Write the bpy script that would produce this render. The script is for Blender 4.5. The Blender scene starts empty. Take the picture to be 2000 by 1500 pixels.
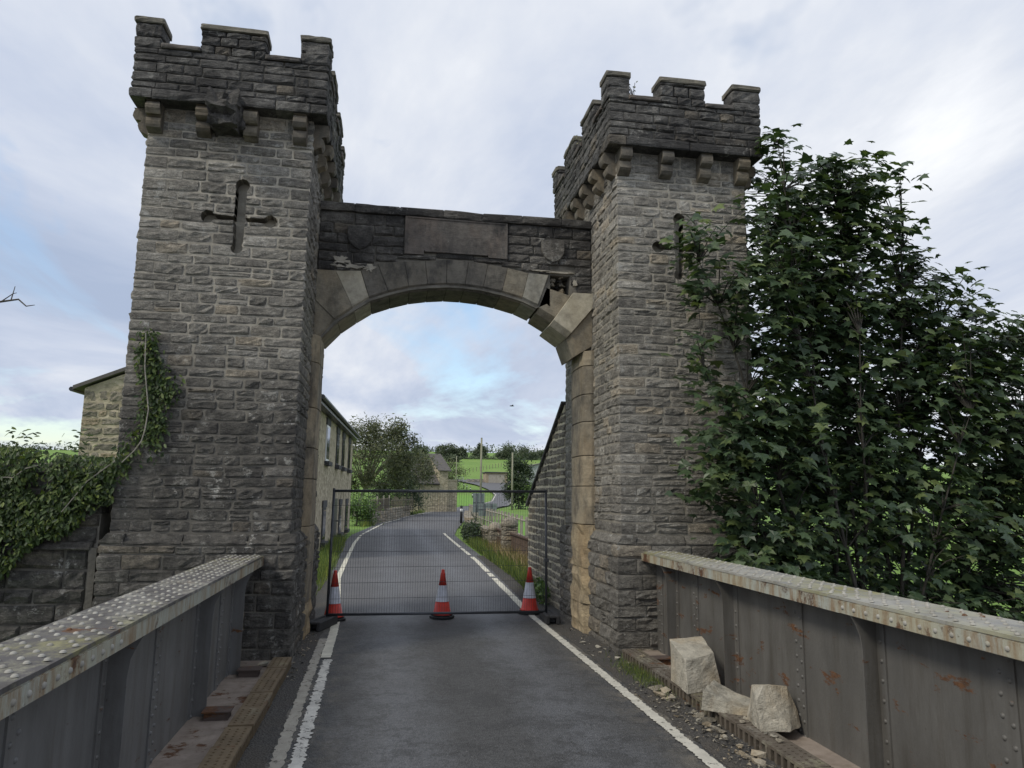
import bpy, bmesh, math, random
import numpy as np
from mathutils import Vector, Matrix, noise as mnoise

# ------------------------------------------------------------------ camera, sky, sun, exposure
scene = bpy.context.scene
COL = scene.collection
W, H, F = 2000.0, 1500.0, 1400.0
CAMH = 2.0
yaw = math.atan(243 / 1416.0); pitch = math.atan(216 / 1400.0); roll = math.radians(0.7)
_fw = np.array([math.sin(yaw) * math.cos(pitch), math.cos(yaw) * math.cos(pitch), math.sin(pitch)])
_r = np.array([math.cos(yaw), -math.sin(yaw), 0.0]); _u = np.cross(_r, _fw)
_c, _s = math.cos(roll), math.sin(roll)
CR = _c * _r + _s * _u; CU = -_s * _r + _c * _u
cam_data = bpy.data.cameras.new('camera'); cam = bpy.data.objects.new('camera', cam_data); COL.objects.link(cam)
cam_data.sensor_width = 36; cam_data.lens = 36 * F / W; cam_data.clip_start = 0.05; cam_data.clip_end = 5000
cam.matrix_world = Matrix(((CR[0], CU[0], -_fw[0], 0), (CR[1], CU[1], -_fw[1], 0), (CR[2], CU[2], -_fw[2], CAMH), (0, 0, 0, 1)))
scene.camera = cam
CAM = np.array([0, 0, CAMH])

SUN_EL, SUN_AZ = math.radians(44), math.radians(-118)      # azimuth from +Y towards +X: left and a little behind
world = bpy.data.worlds.new('World'); scene.world = world; world.use_nodes = True
wt = world.node_tree; wt.nodes.clear()
def wn(t, **kw):
    n = wt.nodes.new(t)
    for k, v in kw.items(): setattr(n, k, v)
    return n
out = wn('ShaderNodeOutputWorld'); bg = wn('ShaderNodeBackground'); bg.inputs['Strength'].default_value = 0.14
sky = wn('ShaderNodeTexSky', sky_type='NISHITA', sun_disc=False); sky.sun_elevation = SUN_EL; sky.sun_rotation = SUN_AZ
sky.air_density = 1.2; sky.dust_density = 0.6; sky.ozone_density = 1.5
tc = wn('ShaderNodeTexCoord'); sep = wn('ShaderNodeSeparateXYZ'); wt.links.new(tc.outputs['Generated'], sep.inputs[0])
def wmath(op, a, b=None):
    n = wn('ShaderNodeMath', operation=op)
    for i, v in enumerate((a, b)):
        if v is None: continue
        if isinstance(v, (int, float)): n.inputs[i].default_value = v
        else: wt.links.new(v, n.inputs[i])
    return n.outputs[0]
zz = wmath('ADD', wmath('MAXIMUM', sep.outputs[2], 0.0), 0.12)
px_ = wmath('DIVIDE', sep.outputs[0], zz); py_ = wmath('DIVIDE', sep.outputs[1], zz)
comb = wn('ShaderNodeCombineXYZ'); wt.links.new(px_, comb.inputs[0]); wt.links.new(py_, comb.inputs[1])
def wnoise(scale, detail, rough, loc, sc, dist=0.0):
    m = wn('ShaderNodeMapping'); m.inputs['Location'].default_value = loc; m.inputs['Scale'].default_value = sc
    m.inputs['Rotation'].default_value = (0, 0, math.radians(28))
    wt.links.new(comb.outputs[0], m.inputs[0])
    n = wn('ShaderNodeTexNoise'); n.inputs['Scale'].default_value = scale; n.inputs['Detail'].default_value = detail
    n.inputs['Roughness'].default_value = rough; n.inputs['Distortion'].default_value = dist
    wt.links.new(m.outputs[0], n.inputs['Vector']); return n.outputs['Fac']
def wramp(f, stops):
    n = wn('ShaderNodeValToRGB'); e = n.color_ramp.elements
    while len(e) < len(stops): e.new(0.5)
    for i, (p, c) in enumerate(stops):
        e[i].position = p; e[i].color = (*c, 1)
    wt.links.new(f, n.inputs[0]); return n.outputs['Color']
# layered cloud: colour from soft grey-blue to white, cover nearly closed with a few gaps
ctex = wnoise(0.62, 8, 0.6, (8.08, 13.1, 0.0), (1.0, 0.42, 1), 0.5)
cloud_col = wramp(ctex, [(0.33, (2.3, 2.75, 3.65)), (0.45, (3.2, 3.55, 4.3)), (0.55, (4.25, 4.45, 4.85)), (0.68, (5.9, 5.95, 6.0))])
cover = wramp(wnoise(0.75, 6, 0.6, (13.19, -3.30, 0), (1.0, 0.6, 1), 0.4), [(0.34, (0.12, 0.12, 0.12)), (0.46, (1, 1, 1))])
mixw = wn('ShaderNodeMix', data_type='RGBA'); wt.links.new(cover, mixw.inputs['Factor'])
wt.links.new(sky.outputs[0], mixw.inputs['A']); wt.links.new(cloud_col, mixw.inputs['B'])
wt.links.new(mixw.outputs['Result'], bg.inputs['Color']); wt.links.new(bg.outputs[0], out.inputs[0])

sd = bpy.data.lights.new('sun', 'SUN'); sd.energy = 1.5; sd.angle = math.radians(14); sd.color = (1.0, 0.93, 0.80)
sun = bpy.data.objects.new('sun', sd); COL.objects.link(sun)
sdir = Vector((math.sin(SUN_AZ) * math.cos(SUN_EL), math.cos(SUN_AZ) * math.cos(SUN_EL), math.sin(SUN_EL)))
sun.rotation_euler = sdir.to_track_quat('Z', 'Y').to_euler(); sun.location = sdir * 60
vs = scene.view_settings; vs.view_transform = 'Standard'; vs.look = 'None'; vs.exposure = 0.42; vs.gamma = 1.0; vs.use_curve_mapping = False
scene.cycles.use_denoising = True
scene.cycles.max_bounces = 6; scene.cycles.transparent_max_bounces = 12

# ------------------------------------------------------------------ helpers
def ray(x, y): return _fw + CR * ((x - W / 2) / F) - CU * ((y - H / 2) / F)
def at(x, y, Y):
    d = ray(x, y); return CAM + d * (Y / d[1])
def project(p):
    v = np.asarray(p, float) - CAM; z = float(v @ _fw)
    if z < 0.1: return None
    return W / 2 + F * float(v @ CR) / z, H / 2 - F * float(v @ CU) / z, z
def score(c, n, area):
    """how large a piece shows in the photograph"""
    p = project(c)
    if p is None: return 0.0
    v = CAM - np.asarray(c, float); d = np.linalg.norm(v); f = max(0.02, float(v @ np.asarray(n)) / d)
    s = area * f / d ** 2
    if not (-40 < p[0] < W + 40 and -40 < p[1] < H + 40): s *= 1e-3
    return s

def setp(o, parent):
    if parent is not None:
        o.parent = parent
        o.matrix_parent_inverse = parent.get('_w', None) and Matrix.Translation(-Vector(parent['_w'])) or Matrix()
def mesh(verts, faces, mats=None, midx=None, smooth=False, name='mesh'):
    me = bpy.data.meshes.new(name); me.from_pydata([tuple(v) for v in verts], [], [tuple(f) for f in faces])
    for m in (mats if isinstance(mats, (list, tuple)) else [mats]):
        if m is not None: me.materials.append(m)
    if midx is not None: me.polygons.foreach_set('material_index', midx)
    if smooth: me.polygons.foreach_set('use_smooth', [True] * len(me.polygons))
    me.update(); return me
def link(name, me, parent=None, mat=None):
    o = bpy.data.objects.new(name, me); COL.objects.link(o)
    if mat is not None: o.matrix_world = mat
    setp(o, parent); return o
def tag(o, label, cat, group=None):
    o['label'] = label; o['category'] = cat
    if group: o['group'] = group
    return o
def thing(name, label, cat, loc=(0, 0, 0), group=None):
    o = bpy.data.objects.new(name, None); COL.objects.link(o); o.location = loc; o.empty_display_size = 0.2
    o['_w'] = tuple(float(v) for v in loc)
    return tag(o, label, cat, group)
def structure(o): o['kind'] = 'structure'; return o
def stuff(o): o['kind'] = 'stuff'; return o

class MB:
    def __init__(s): s.v = []; s.f = []
    def add(s, v, f):
        n = len(s.v); s.v += [tuple(p) for p in v]; s.f += [tuple(i + n for i in q) for q in f]; return s
    def box(s, x0, x1, y0, y1, z0, z1):
        return s.add([(x0, y0, z0), (x1, y0, z0), (x1, y1, z0), (x0, y1, z0), (x0, y0, z1), (x1, y0, z1), (x1, y1, z1), (x0, y1, z1)],
                     [(0, 3, 2, 1), (4, 5, 6, 7), (0, 1, 5, 4), (1, 2, 6, 5), (2, 3, 7, 6), (3, 0, 4, 7)])
    def prism(s, poly, a, b, fn):
        """poly 2d, extruded from a to b; fn(u,v,w)->xyz"""
        n = len(poly)
        v = [fn(p[0], p[1], a) for p in poly] + [fn(p[0], p[1], b) for p in poly]
        f = [tuple(range(n)), tuple(range(2 * n - 1, n - 1, -1))] + [(i, i + n, (i + 1) % n + n, (i + 1) % n) for i in range(n)]
        return s.add(v, f)
    def tube(s, pts, rad, n=8, cap=True):
        pts = [Vector(p) for p in pts]; rad = rad if isinstance(rad, (list, tuple)) else [rad] * len(pts)
        v = []; f = []; ref = Vector((0.31, 0.2, 0.93))
        for i, p in enumerate(pts):
            t = (pts[min(i + 1, len(pts) - 1)] - pts[max(i - 1, 0)]).normalized()
            a = t.cross(ref)
            if a.length < 1e-3: a = t.cross(Vector((1, 0, 0)))
            a.normalize(); b = t.cross(a)
            for k in range(n):
                th = 2 * math.pi * k / n; v.append(p + (a * math.cos(th) + b * math.sin(th)) * rad[i])
        for i in range(len(pts) - 1):
            for k in range(n):
                f.append((i * n + k, i * n + (k + 1) % n, (i + 1) * n + (k + 1) % n, (i + 1) * n + k))
        if cap: f.append(tuple(range(n))[::-1]); f.append(tuple((len(pts) - 1) * n + k for k in range(n)))
        return s.add(v, f)
    def lathe(s, prof, c, n=20):
        v = []; f = []
        for r, z in prof:
            for k in range(n):
                th = 2 * math.pi * k / n; v.append((c[0] + r * math.cos(th), c[1] + r * math.sin(th), c[2] + z))
        for i in range(len(prof) - 1):
            for k in range(n): f.append((i * n + k, i * n + (k + 1) % n, (i + 1) * n + (k + 1) % n, (i + 1) * n + k))
        f.append(tuple(range(n))[::-1]); f.append(tuple((len(prof) - 1) * n + k for k in range(n)))
        return s.add(v, f)
    def build(s, name, mat, parent=None, smooth=False, bevel=0.0):
        me = mesh(s.v, s.f, mat, smooth=smooth, name=name)
        if bevel:
            bm = bmesh.new(); bm.from_mesh(me)
            bmesh.ops.bevel(bm, geom=list(bm.edges), offset=bevel, segments=1, affect='EDGES', clamp_overlap=True)
            bm.to_mesh(me); bm.free()
        return link(name, me, parent)

def joined(name, items, parent, kind='stuff'):
    """items (verts, faces, material): one mesh with several slots"""
    V = []; Fc = []; M = []; mats = []
    for v, f, m in items:
        if m not in mats: mats.append(m)
        n = len(V); V += [tuple(p) for p in v]; Fc += [tuple(i + n for i in q) for q in f]; M += [mats.index(m)] * len(f)
    o = link(name, mesh(V, Fc, mats, M, name=name), parent)
    if kind: o['kind'] = kind
    return o
def pieces(name, items, parent, limit=300, rest=None):
    """items (verts, faces, mat, score): the largest as objects, the rest as one part"""
    items = sorted(items, key=lambda t: -t[3])
    for v, f, m, s in items[:limit]: link(name, mesh(v, f, m, name=name), parent)
    if len(items) > limit: joined(rest or name + '_remainder', [t[:3] for t in items[limit:]], parent)
def shared_pieces(name, me, mats, parent, limit=300, rest=None, normals=None, area=0.001):
    """copies of one mesh at matrices"""
    sc = [score(m.translation, normals[i] if normals else (CAM - np.array(m.translation)) / 9, area) for i, m in enumerate(mats)]
    order = sorted(range(len(mats)), key=lambda i: -sc[i])
    for i in order[:limit]: link(name, me, parent, mats[i])
    if len(order) > limit:
        v0 = [v.co.copy() for v in me.vertices]; f0 = [tuple(p.vertices) for p in me.polygons]
        joined(rest or name + '_remainder', [([mats[i] @ v for v in v0], f0, me.materials[0]) for i in order[limit:]], parent)

def boolean_cut(me, cutter_me):
    a = bpy.data.objects.new('t', me); b = bpy.data.objects.new('c', cutter_me)
    COL.objects.link(a); COL.objects.link(b)
    md = a.modifiers.new('b', 'BOOLEAN'); md.operation = 'DIFFERENCE'; md.object = b; md.solver = 'EXACT'
    dg = bpy.context.evaluated_depsgraph_get(); r = bpy.data.meshes.new_from_object(a.evaluated_get(dg), depsgraph=dg)
    bpy.data.objects.remove(a); bpy.data.objects.remove(b); return r

# ------------------------------------------------------------------ materials
class NT:
    def __init__(s, name):
        s.m = bpy.data.materials.new(name); s.m.use_nodes = True; s.t = s.m.node_tree
        s.b = s.t.nodes['Principled BSDF']; s.o = s.t.nodes['Material Output']
    def n(s, t, ins=None, **kw):
        n = s.t.nodes.new(t)
        for k, v in kw.items(): setattr(n, k, v)
        for k, v in (ins or {}).items(): s.set(n.inputs[k], v)
        return n
    def set(s, sock, v):
        if isinstance(v, bpy.types.NodeSocket): s.t.links.new(v, sock)
        elif isinstance(v, (tuple, list)) and len(v) == 3 and sock.type == 'RGBA': sock.default_value = (*v, 1)
        else: sock.default_value = v
    def pos(s): return s.n('ShaderNodeNewGeometry').outputs['Position']
    def math(s, op, a, b=0.0, clamp=False):
        return s.n('ShaderNodeMath', {0: a, 1: b}, operation=op, use_clamp=clamp).outputs[0]
    def noise(s, scale, detail=4, rough=0.55, vec=None, sc=None, dist=0.0, w=None):
        v = vec or s.pos()
        if sc or w:
            mp = s.n('ShaderNodeMapping', {0: v})
            if sc: mp.inputs['Scale'].default_value = sc
            if w: mp.inputs['Location'].default_value = w
            v = mp.outputs[0]
        return s.n('ShaderNodeTexNoise', {'Vector': v, 'Scale': scale, 'Detail': detail, 'Roughness': rough, 'Distortion': dist}).outputs['Fac']
    def ramp(s, f, stops, interp='LINEAR'):
        n = s.n('ShaderNodeValToRGB', {0: f}); e = n.color_ramp.elements; n.color_ramp.interpolation = interp
        while len(e) < len(stops): e.new(0.5)
        for i, (p, c) in enumerate(stops):
            e[i].position = p; e[i].color = (c, c, c, 1) if isinstance(c, (int, float)) else (*c, 1)
        return n.outputs['Color']
    def mix(s, f, a, b, mode='MIX'):
        n = s.n('ShaderNodeMix', data_type='RGBA', blend_type=mode); s.set(n.inputs['Factor'], f); s.set(n.inputs['A'], a); s.set(n.inputs['B'], b)
        return n.outputs['Result']
    def rnd(s):
        a = s.n('ShaderNodeObjectInfo').outputs['Random']; b = s.n('ShaderNodeNewGeometry').outputs['Random Per Island']
        return s.math('FRACT', s.math('ADD', s.math('MULTIPLY', a, 7.31), b))
    def bump(s, h, strength=0.5, dist=0.02, normal=None):
        ins = {'Height': h, 'Strength': strength, 'Distance': dist}
        if normal: ins['Normal'] = normal
        return s.n('ShaderNodeBump', ins).outputs[0]
    def done(s, col, rough=0.85, nrm=None, **kw):
        s.set(s.b.inputs['Base Color'], col); s.set(s.b.inputs['Roughness'], rough)
        if nrm: s.set(s.b.inputs['Normal'], nrm)
        for k, v in kw.items(): s.set(s.b.inputs[k.replace('_', ' ')], v)
        return s.m

def stone_mat(name, lo, mid, hi, crust=(0.034, 0.032, 0.031), crust_amt=0.5, lichen=0.35, warm=0.08, zdark=None, bump=1.0):
    t = NT(name); P = t.pos(); r = t.rnd()
    base = t.ramp(r, [(0.0, lo), (0.4, mid), (0.8, mid), (1.0, hi)])
    base = t.mix(t.math('MULTIPLY', t.ramp(t.math('FRACT', t.math('MULTIPLY', r, 5.37)), [(1 - warm - 0.03, 0.0), (1 - warm, 1.0)]), 0.7), base, (hi[0] * 1.0, hi[1] * 0.9, hi[2] * 0.76))
    grain_shade = t.noise(11, 10, 0.78, P, (1, 1, 1.5))
    base = t.mix(1.0, base, t.ramp(grain_shade, [(0.30, 0.22), (0.45, 0.82), (0.57, 1.18), (0.72, 2.0)]), 'MULTIPLY')  # stone grain, contrast raised to paint in crevice shade and bright highlights
    base = t.mix(1.0, base, t.ramp(t.noise(75, 4, 0.7, P), [(0.3, 0.7), (0.7, 1.3)]), 'MULTIPLY')
    patch = t.noise(1.7, 6, 0.65, P)
    c = t.ramp(patch, [(0.62 - 0.25 * crust_amt, 0.0), (0.80 - 0.25 * crust_amt, 1.0)])
    if zdark:
        z = t.n('ShaderNodeSeparateXYZ', {0: P}).outputs[2]
        wob = t.math('ADD', z, t.math('MULTIPLY', t.math('SUBTRACT', t.noise(0.9, 5, 0.6, P), 0.5), 2.2))
        zm = t.ramp(t.math('DIVIDE', wob, 10.0), [(p / 10.0, v) for p, v in zdark])
        c = t.math('MAXIMUM', t.math('MULTIPLY', c, 0.7), t.math('MULTIPLY', zm, t.ramp(t.noise(5, 6, 0.7, P), [(0.3, 0.5), (0.6, 1.0)])))
    base = t.mix(t.math('MULTIPLY', c, 0.88), base, crust)
    lm = t.math('MULTIPLY', t.ramp(t.noise(5.5, 9, 0.75, P, w=(7, 3, 1)), [(0.60 - 0.05 * lichen, 0.0), (0.66 - 0.05 * lichen, 1.0)]),
                t.ramp(t.noise(1.1, 4, 0.5, P, w=(2, 8, 4)), [(0.42, 0.15), (0.60, 1.0)]))
    base = t.mix(t.math('MULTIPLY', lm, lichen), base, (0.50, 0.49, 0.45))
    h = t.math('ADD', t.math('MULTIPLY', t.noise(10, 9, 0.72, P, (1, 1, 1.8)), 0.75), t.math('MULTIPLY', t.noise(34, 6, 0.68, P, (1, 1, 1.4)), 0.4))
    return t.done(base, 0.94, t.bump(h, bump, 0.085))

M = {}
M['stone'] = stone_mat('gritstone', (0.205, 0.192, 0.167), (0.30, 0.282, 0.245), (0.46, 0.435, 0.385), crust_amt=0.48, lichen=0.8,
                       zdark=[(0.6, 1.0), (2.8, 1.0), (3.9, 0.35), (6.0, 0.05)])
M['stone_right'] = stone_mat('gritstone_cleaner', (0.215, 0.202, 0.176), (0.31, 0.292, 0.255), (0.46, 0.435, 0.385), crust_amt=0.36, lichen=0.8,
                             zdark=[(0.3, 0.68), (1.5, 0.5), (2.4, 0.18), (4.0, 0.0)])
M['stone_wing'] = stone_mat('gritstone_wing', (0.17, 0.153, 0.125), (0.24, 0.218, 0.18), (0.32, 0.295, 0.245), crust_amt=0.3, lichen=0.3)
M['stone_dark'] = stone_mat('gritstone_sooted', (0.095, 0.092, 0.087), (0.145, 0.14, 0.13), (0.23, 0.22, 0.20), crust_amt=0.8, lichen=0.5, warm=0.06)
M['stone_black'] = stone_mat('gritstone_blackened', (0.085, 0.080, 0.074), (0.130, 0.122, 0.110), (0.20, 0.187, 0.165), crust_amt=0.8, lichen=0.4, warm=0.05)
M['stone_buff'] = stone_mat('rubble_buff', (0.19, 0.172, 0.135), (0.28, 0.25, 0.195), (0.38, 0.335, 0.26), crust_amt=0.15, lichen=0.3, warm=0.15)
def ashlar(name, lo, hi, stain=0.4, warm=(0.42, 0.27, 0.12), warm_amt=0.5, bump=0.35):
    t = NT(name); P = t.pos(); r = t.rnd()
    base = t.ramp(r, [(0.0, lo), (1.0, hi)])
    base = t.mix(1.0, base, t.ramp(t.noise(6, 10, 0.75, P), [(0.3, 0.5), (0.5, 0.98), (0.72, 1.45)]), 'MULTIPLY')
    base = t.mix(t.math('MULTIPLY', t.ramp(t.noise(2.2, 5, 0.6, P, (1, 1, 0.5), w=(3, 1, 9)), [(0.45, 0.0), (0.65, 1.0)]), warm_amt), base, warm)
    base = t.mix(t.math('MULTIPLY', t.ramp(t.noise(2.8, 7, 0.7, P, (1.4, 1.4, 0.7), w=(11, 4, 2)), [(0.48, 0.0), (0.66, 1.0)]), stain), base, (0.04, 0.038, 0.036))
    sp = t.ramp(t.noise(9, 8, 0.7, P, w=(5, 5, 5)), [(0.66, 0.0), (0.70, 1.0)])
    base = t.mix(t.math('MULTIPLY', sp, 0.5), base, (0.42, 0.40, 0.35))
    h = t.math('ADD', t.math('MULTIPLY', t.noise(9, 9, 0.7, P, (1, 1, 2.0)), 0.7), t.math('MULTIPLY', t.noise(55, 5, 0.65, P), 0.3))
    return t.done(base, 0.9, t.bump(h, bump * 1.5, 0.04))
M['jamb'] = ashlar('ashlar_jamb', (0.17, 0.15, 0.115), (0.29, 0.25, 0.18), 0.7, (0.34, 0.25, 0.145), 0.35)
M['jamb_gold'] = ashlar('ashlar_eroded_gold', (0.36, 0.29, 0.185), (0.44, 0.355, 0.23), 0.4, (0.40, 0.27, 0.135), 0.45, 0.9)
M['arch_ashlar'] = ashlar('ashlar_arch_stained', (0.125, 0.115, 0.098), (0.14, 0.128, 0.106), 0.95, (0.17, 0.145, 0.105), 0.45)
M['arch_side'] = ashlar('ashlar_arch_buff', (0.20, 0.18, 0.138), (0.25, 0.222, 0.168), 0.5, (0.26, 0.20, 0.12), 0.5)
M['pale_ashlar'] = ashlar('ashlar_fresh_pale', (0.36, 0.33, 0.26), (0.42, 0.385, 0.30), 0.12, (0.40, 0.34, 0.22), 0.35, 0.2)
M['grey_ashlar'] = ashlar('ashlar_fresh_grey', (0.25, 0.24, 0.205), (0.27, 0.26, 0.22), 0.2, (0.30, 0.26, 0.18), 0.3, 0.2)
M['panel'] = ashlar('ashlar_panel', (0.11, 0.10, 0.09), (0.12, 0.108, 0.096), 0.95, (0.18, 0.135, 0.105), 0.5, 0.5)
M['fallen'] = ashlar('ashlar_broken_face', (0.40, 0.375, 0.31), (0.50, 0.465, 0.385), 0.3, (0.46, 0.335, 0.18), 0.55, 0.8)
M['corbel'] = ashlar('ashlar_corbel', (0.12, 0.108, 0.088), (0.21, 0.182, 0.135), 0.75, (0.30, 0.215, 0.11), 0.3)
M['cap'] = ashlar('ashlar_capping', (0.13, 0.122, 0.10), (0.18, 0.168, 0.135), 0.7, (0.2, 0.17, 0.12), 0.3)

def simple(name, col, rough=0.7, var=0.15, scale=6, bump=0.0, bscale=40, metal=0.0, spec=None):
    t = NT(name); P = t.pos()
    c = t.mix(1.0, col, t.ramp(t.noise(scale, 6, 0.6, P), [(0.25, 1 - var), (0.75, 1 + var)]), 'MULTIPLY')
    nr = t.bump(t.noise(bscale, 4, 0.6, P), bump, 0.01) if bump else None
    kw = {'Metallic': metal}
    if spec is not None: kw['Specular_IOR_Level'] = spec
    return t.done(c, rough, nr, **kw)
t = NT('lime_mortar'); P = t.pos()
c = t.mix(1.0, (0.37, 0.34, 0.28), t.ramp(t.noise(4, 8, 0.7, P), [(0.25, 0.5), (0.75, 1.4)]), 'MULTIPLY')
zw = t.math('ADD', t.n('ShaderNodeSeparateXYZ', {0: P}).outputs[2], t.math('MULTIPLY', t.math('SUBTRACT', t.noise(0.9, 5, 0.6, P), 0.5), 2.2))
xl = t.ramp(t.math('DIVIDE', t.math('ADD', t.n('ShaderNodeSeparateXYZ', {0: P}).outputs[0], 6.0), 12.0), [(0.45, 0.85), (0.6, 0.45)])
c = t.mix(t.math('MULTIPLY', t.ramp(t.math('DIVIDE', zw, 10.0), [(0.05, 1.0), (0.27, 1.0), (0.38, 0.2), (0.6, 0.0)]), xl), c, (0.075, 0.070, 0.062))
M['mortar'] = t.done(c, 0.95, t.bump(t.noise(26, 5, 0.65, P), 1.0, 0.015))
M['mortar_dark'] = simple('lime_mortar_sooted', (0.16, 0.148, 0.125), 0.95, 0.6, 4, 1.0, 26)
M['mortar_pale'] = simple('ribbon_pointing', (0.52, 0.47, 0.36), 0.95, 0.25, 6, 0.8, 30)
M['void'] = simple('shadowed_rubble_core', (0.05, 0.046, 0.04), 0.95, 0.4, 5, 0.8, 20)

def steel_mat(name, base, rust_lo, streak=True, lich=0.0, rough=0.55):
    t = NT(name); P = t.pos()
    c = t.mix(1.0, base, t.ramp(t.noise(3.5, 6, 0.6, P, (1, 1, 0.35)), [(0.3, 0.78), (0.7, 1.18)]), 'MULTIPLY')
    c = t.mix(t.math('MULTIPLY', t.ramp(t.noise(1.4, 5, 0.6, P, w=(5, 2, 1)), [(0.5, 0.0), (0.75, 1.0)]), 0.45), c, (base[0] * 0.5, base[1] * 0.47, base[2] * 0.42))
    c = t.mix(t.math('MULTIPLY', t.ramp(t.noise(7, 7, 0.7, P, (1, 1, 0.10), w=(4, 1, 0)), [(0.48, 0.0), (0.68, 1.0)]), 0.55), c, (base[0] * .45, base[1] * .40, base[2] * .33))
    c = t.mix(t.math('MULTIPLY', t.ramp(t.noise(24, 6, 0.75, P, (1, 1, 0.55), w=(1, 9, 0)), [(0.66, 0.0), (0.69, 1.0)]), 0.6), c, (0.045, 0.038, 0.034))
    rm = t.ramp(t.noise(4.5, 8, 0.7, P, (0.5, 0.5, 1.4), w=(1, 6, 3)), [(rust_lo, 0.0), (rust_lo + 0.035, 1.0)])
    c = t.mix(rm, c, t.ramp(t.noise(22, 6, 0.7, P), [(0.3, (0.055, 0.026, 0.014)), (0.7, (0.17, 0.08, 0.035))]))
    if lich:
        lm = t.math('MULTIPLY', t.ramp(t.noise(4.0, 11, 0.82, P, (1, .6, 1), w=(9, 9, 2)), [(0.62 - lich, 0.0), (0.80 - lich, 1.0)]), 0.85)
        c = t.mix(lm, c, t.ramp(t.noise(0.55, 4, 0.6, P, w=(0, 3.2, 0)), [(0.40, (0.36, 0.35, 0.31)), (0.50, (0.34, 0.33, 0.23)), (0.60, (0.25, 0.235, 0.085))]))
    h = t.math('ADD', t.noise(30, 5, 0.6, P), t.math('MULTIPLY', rm, 0.8))
    return t.done(c, t.ramp(rm, [(0, rough), (1, 0.95)]), t.bump(h, 0.25, 0.01))
M['steel'] = steel_mat('grey_steel_paint', (0.15, 0.15, 0.148), 0.64)
M['steel_right'] = steel_mat('grey_brown_steel_paint', (0.115, 0.111, 0.103), 0.595)
M['flange'] = steel_mat('flange_weathered', (0.092, 0.086, 0.084), 0.61, lich=0.15, rough=0.85)
M['flange_right'] = steel_mat('flange_weathered_pale', (0.24, 0.24, 0.235), 0.66, lich=0.24, rough=0.8)
def fascia_mat():
    t = NT('flange_edge_rust_streaked'); P = t.pos()
    c = t.mix(t.ramp(t.noise(1.6, 6, 0.6, P, (1, 1, 0.2)), [(0.35, 0.0), (0.65, 1.0)]), (0.33, 0.36, 0.33), (0.36, 0.34, 0.25))
    st = t.ramp(t.noise(9, 7, 0.75, P, (1, 1, 0.18), w=(2, 1, 0)), [(0.44, 0.0), (0.60, 1.0)])
    c = t.mix(t.math('MULTIPLY', st, 0.75), c, (0.20, 0.115, 0.045))
    rm = t.ramp(t.noise(2.3, 8, 0.75, P, (1, 1, 0.8), w=(8, 3, 1)), [(0.54, 0.0), (0.60, 1.0)])
    c = t.mix(rm, c, t.ramp(t.noise(22, 6, 0.7, P), [(0.3, (0.05, 0.026, 0.016)), (0.7, (0.15, 0.075, 0.035))]))
    return t.done(c, 0.82, t.bump(t.math('ADD', t.noise(30, 6, 0.65, P), rm), 0.4, 0.012))
M['fascia'] = fascia_mat()
M['rivet_pale'] = steel_mat('rivet_lichened', (0.33, 0.32, 0.285), 0.62, lich=0.05, rough=0.85)
M['plate_pink'] = steel_mat('bottom_flange_primer', (0.30, 0.25, 0.21), 0.57, rough=0.8)
M['plate_rust'] = steel_mat('bracket_rust', (0.10, 0.075, 0.065), 0.5, rough=0.85)
M['kerb_iron'] = steel_mat('drain_kerb_iron', (0.175, 0.13, 0.078), 0.60, lich=0.06, rough=0.85)
M['kerb_dark'] = steel_mat('drain_kerb_iron_dark', (0.12, 0.10, 0.078), 0.60, lich=0.1, rough=0.85)

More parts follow.
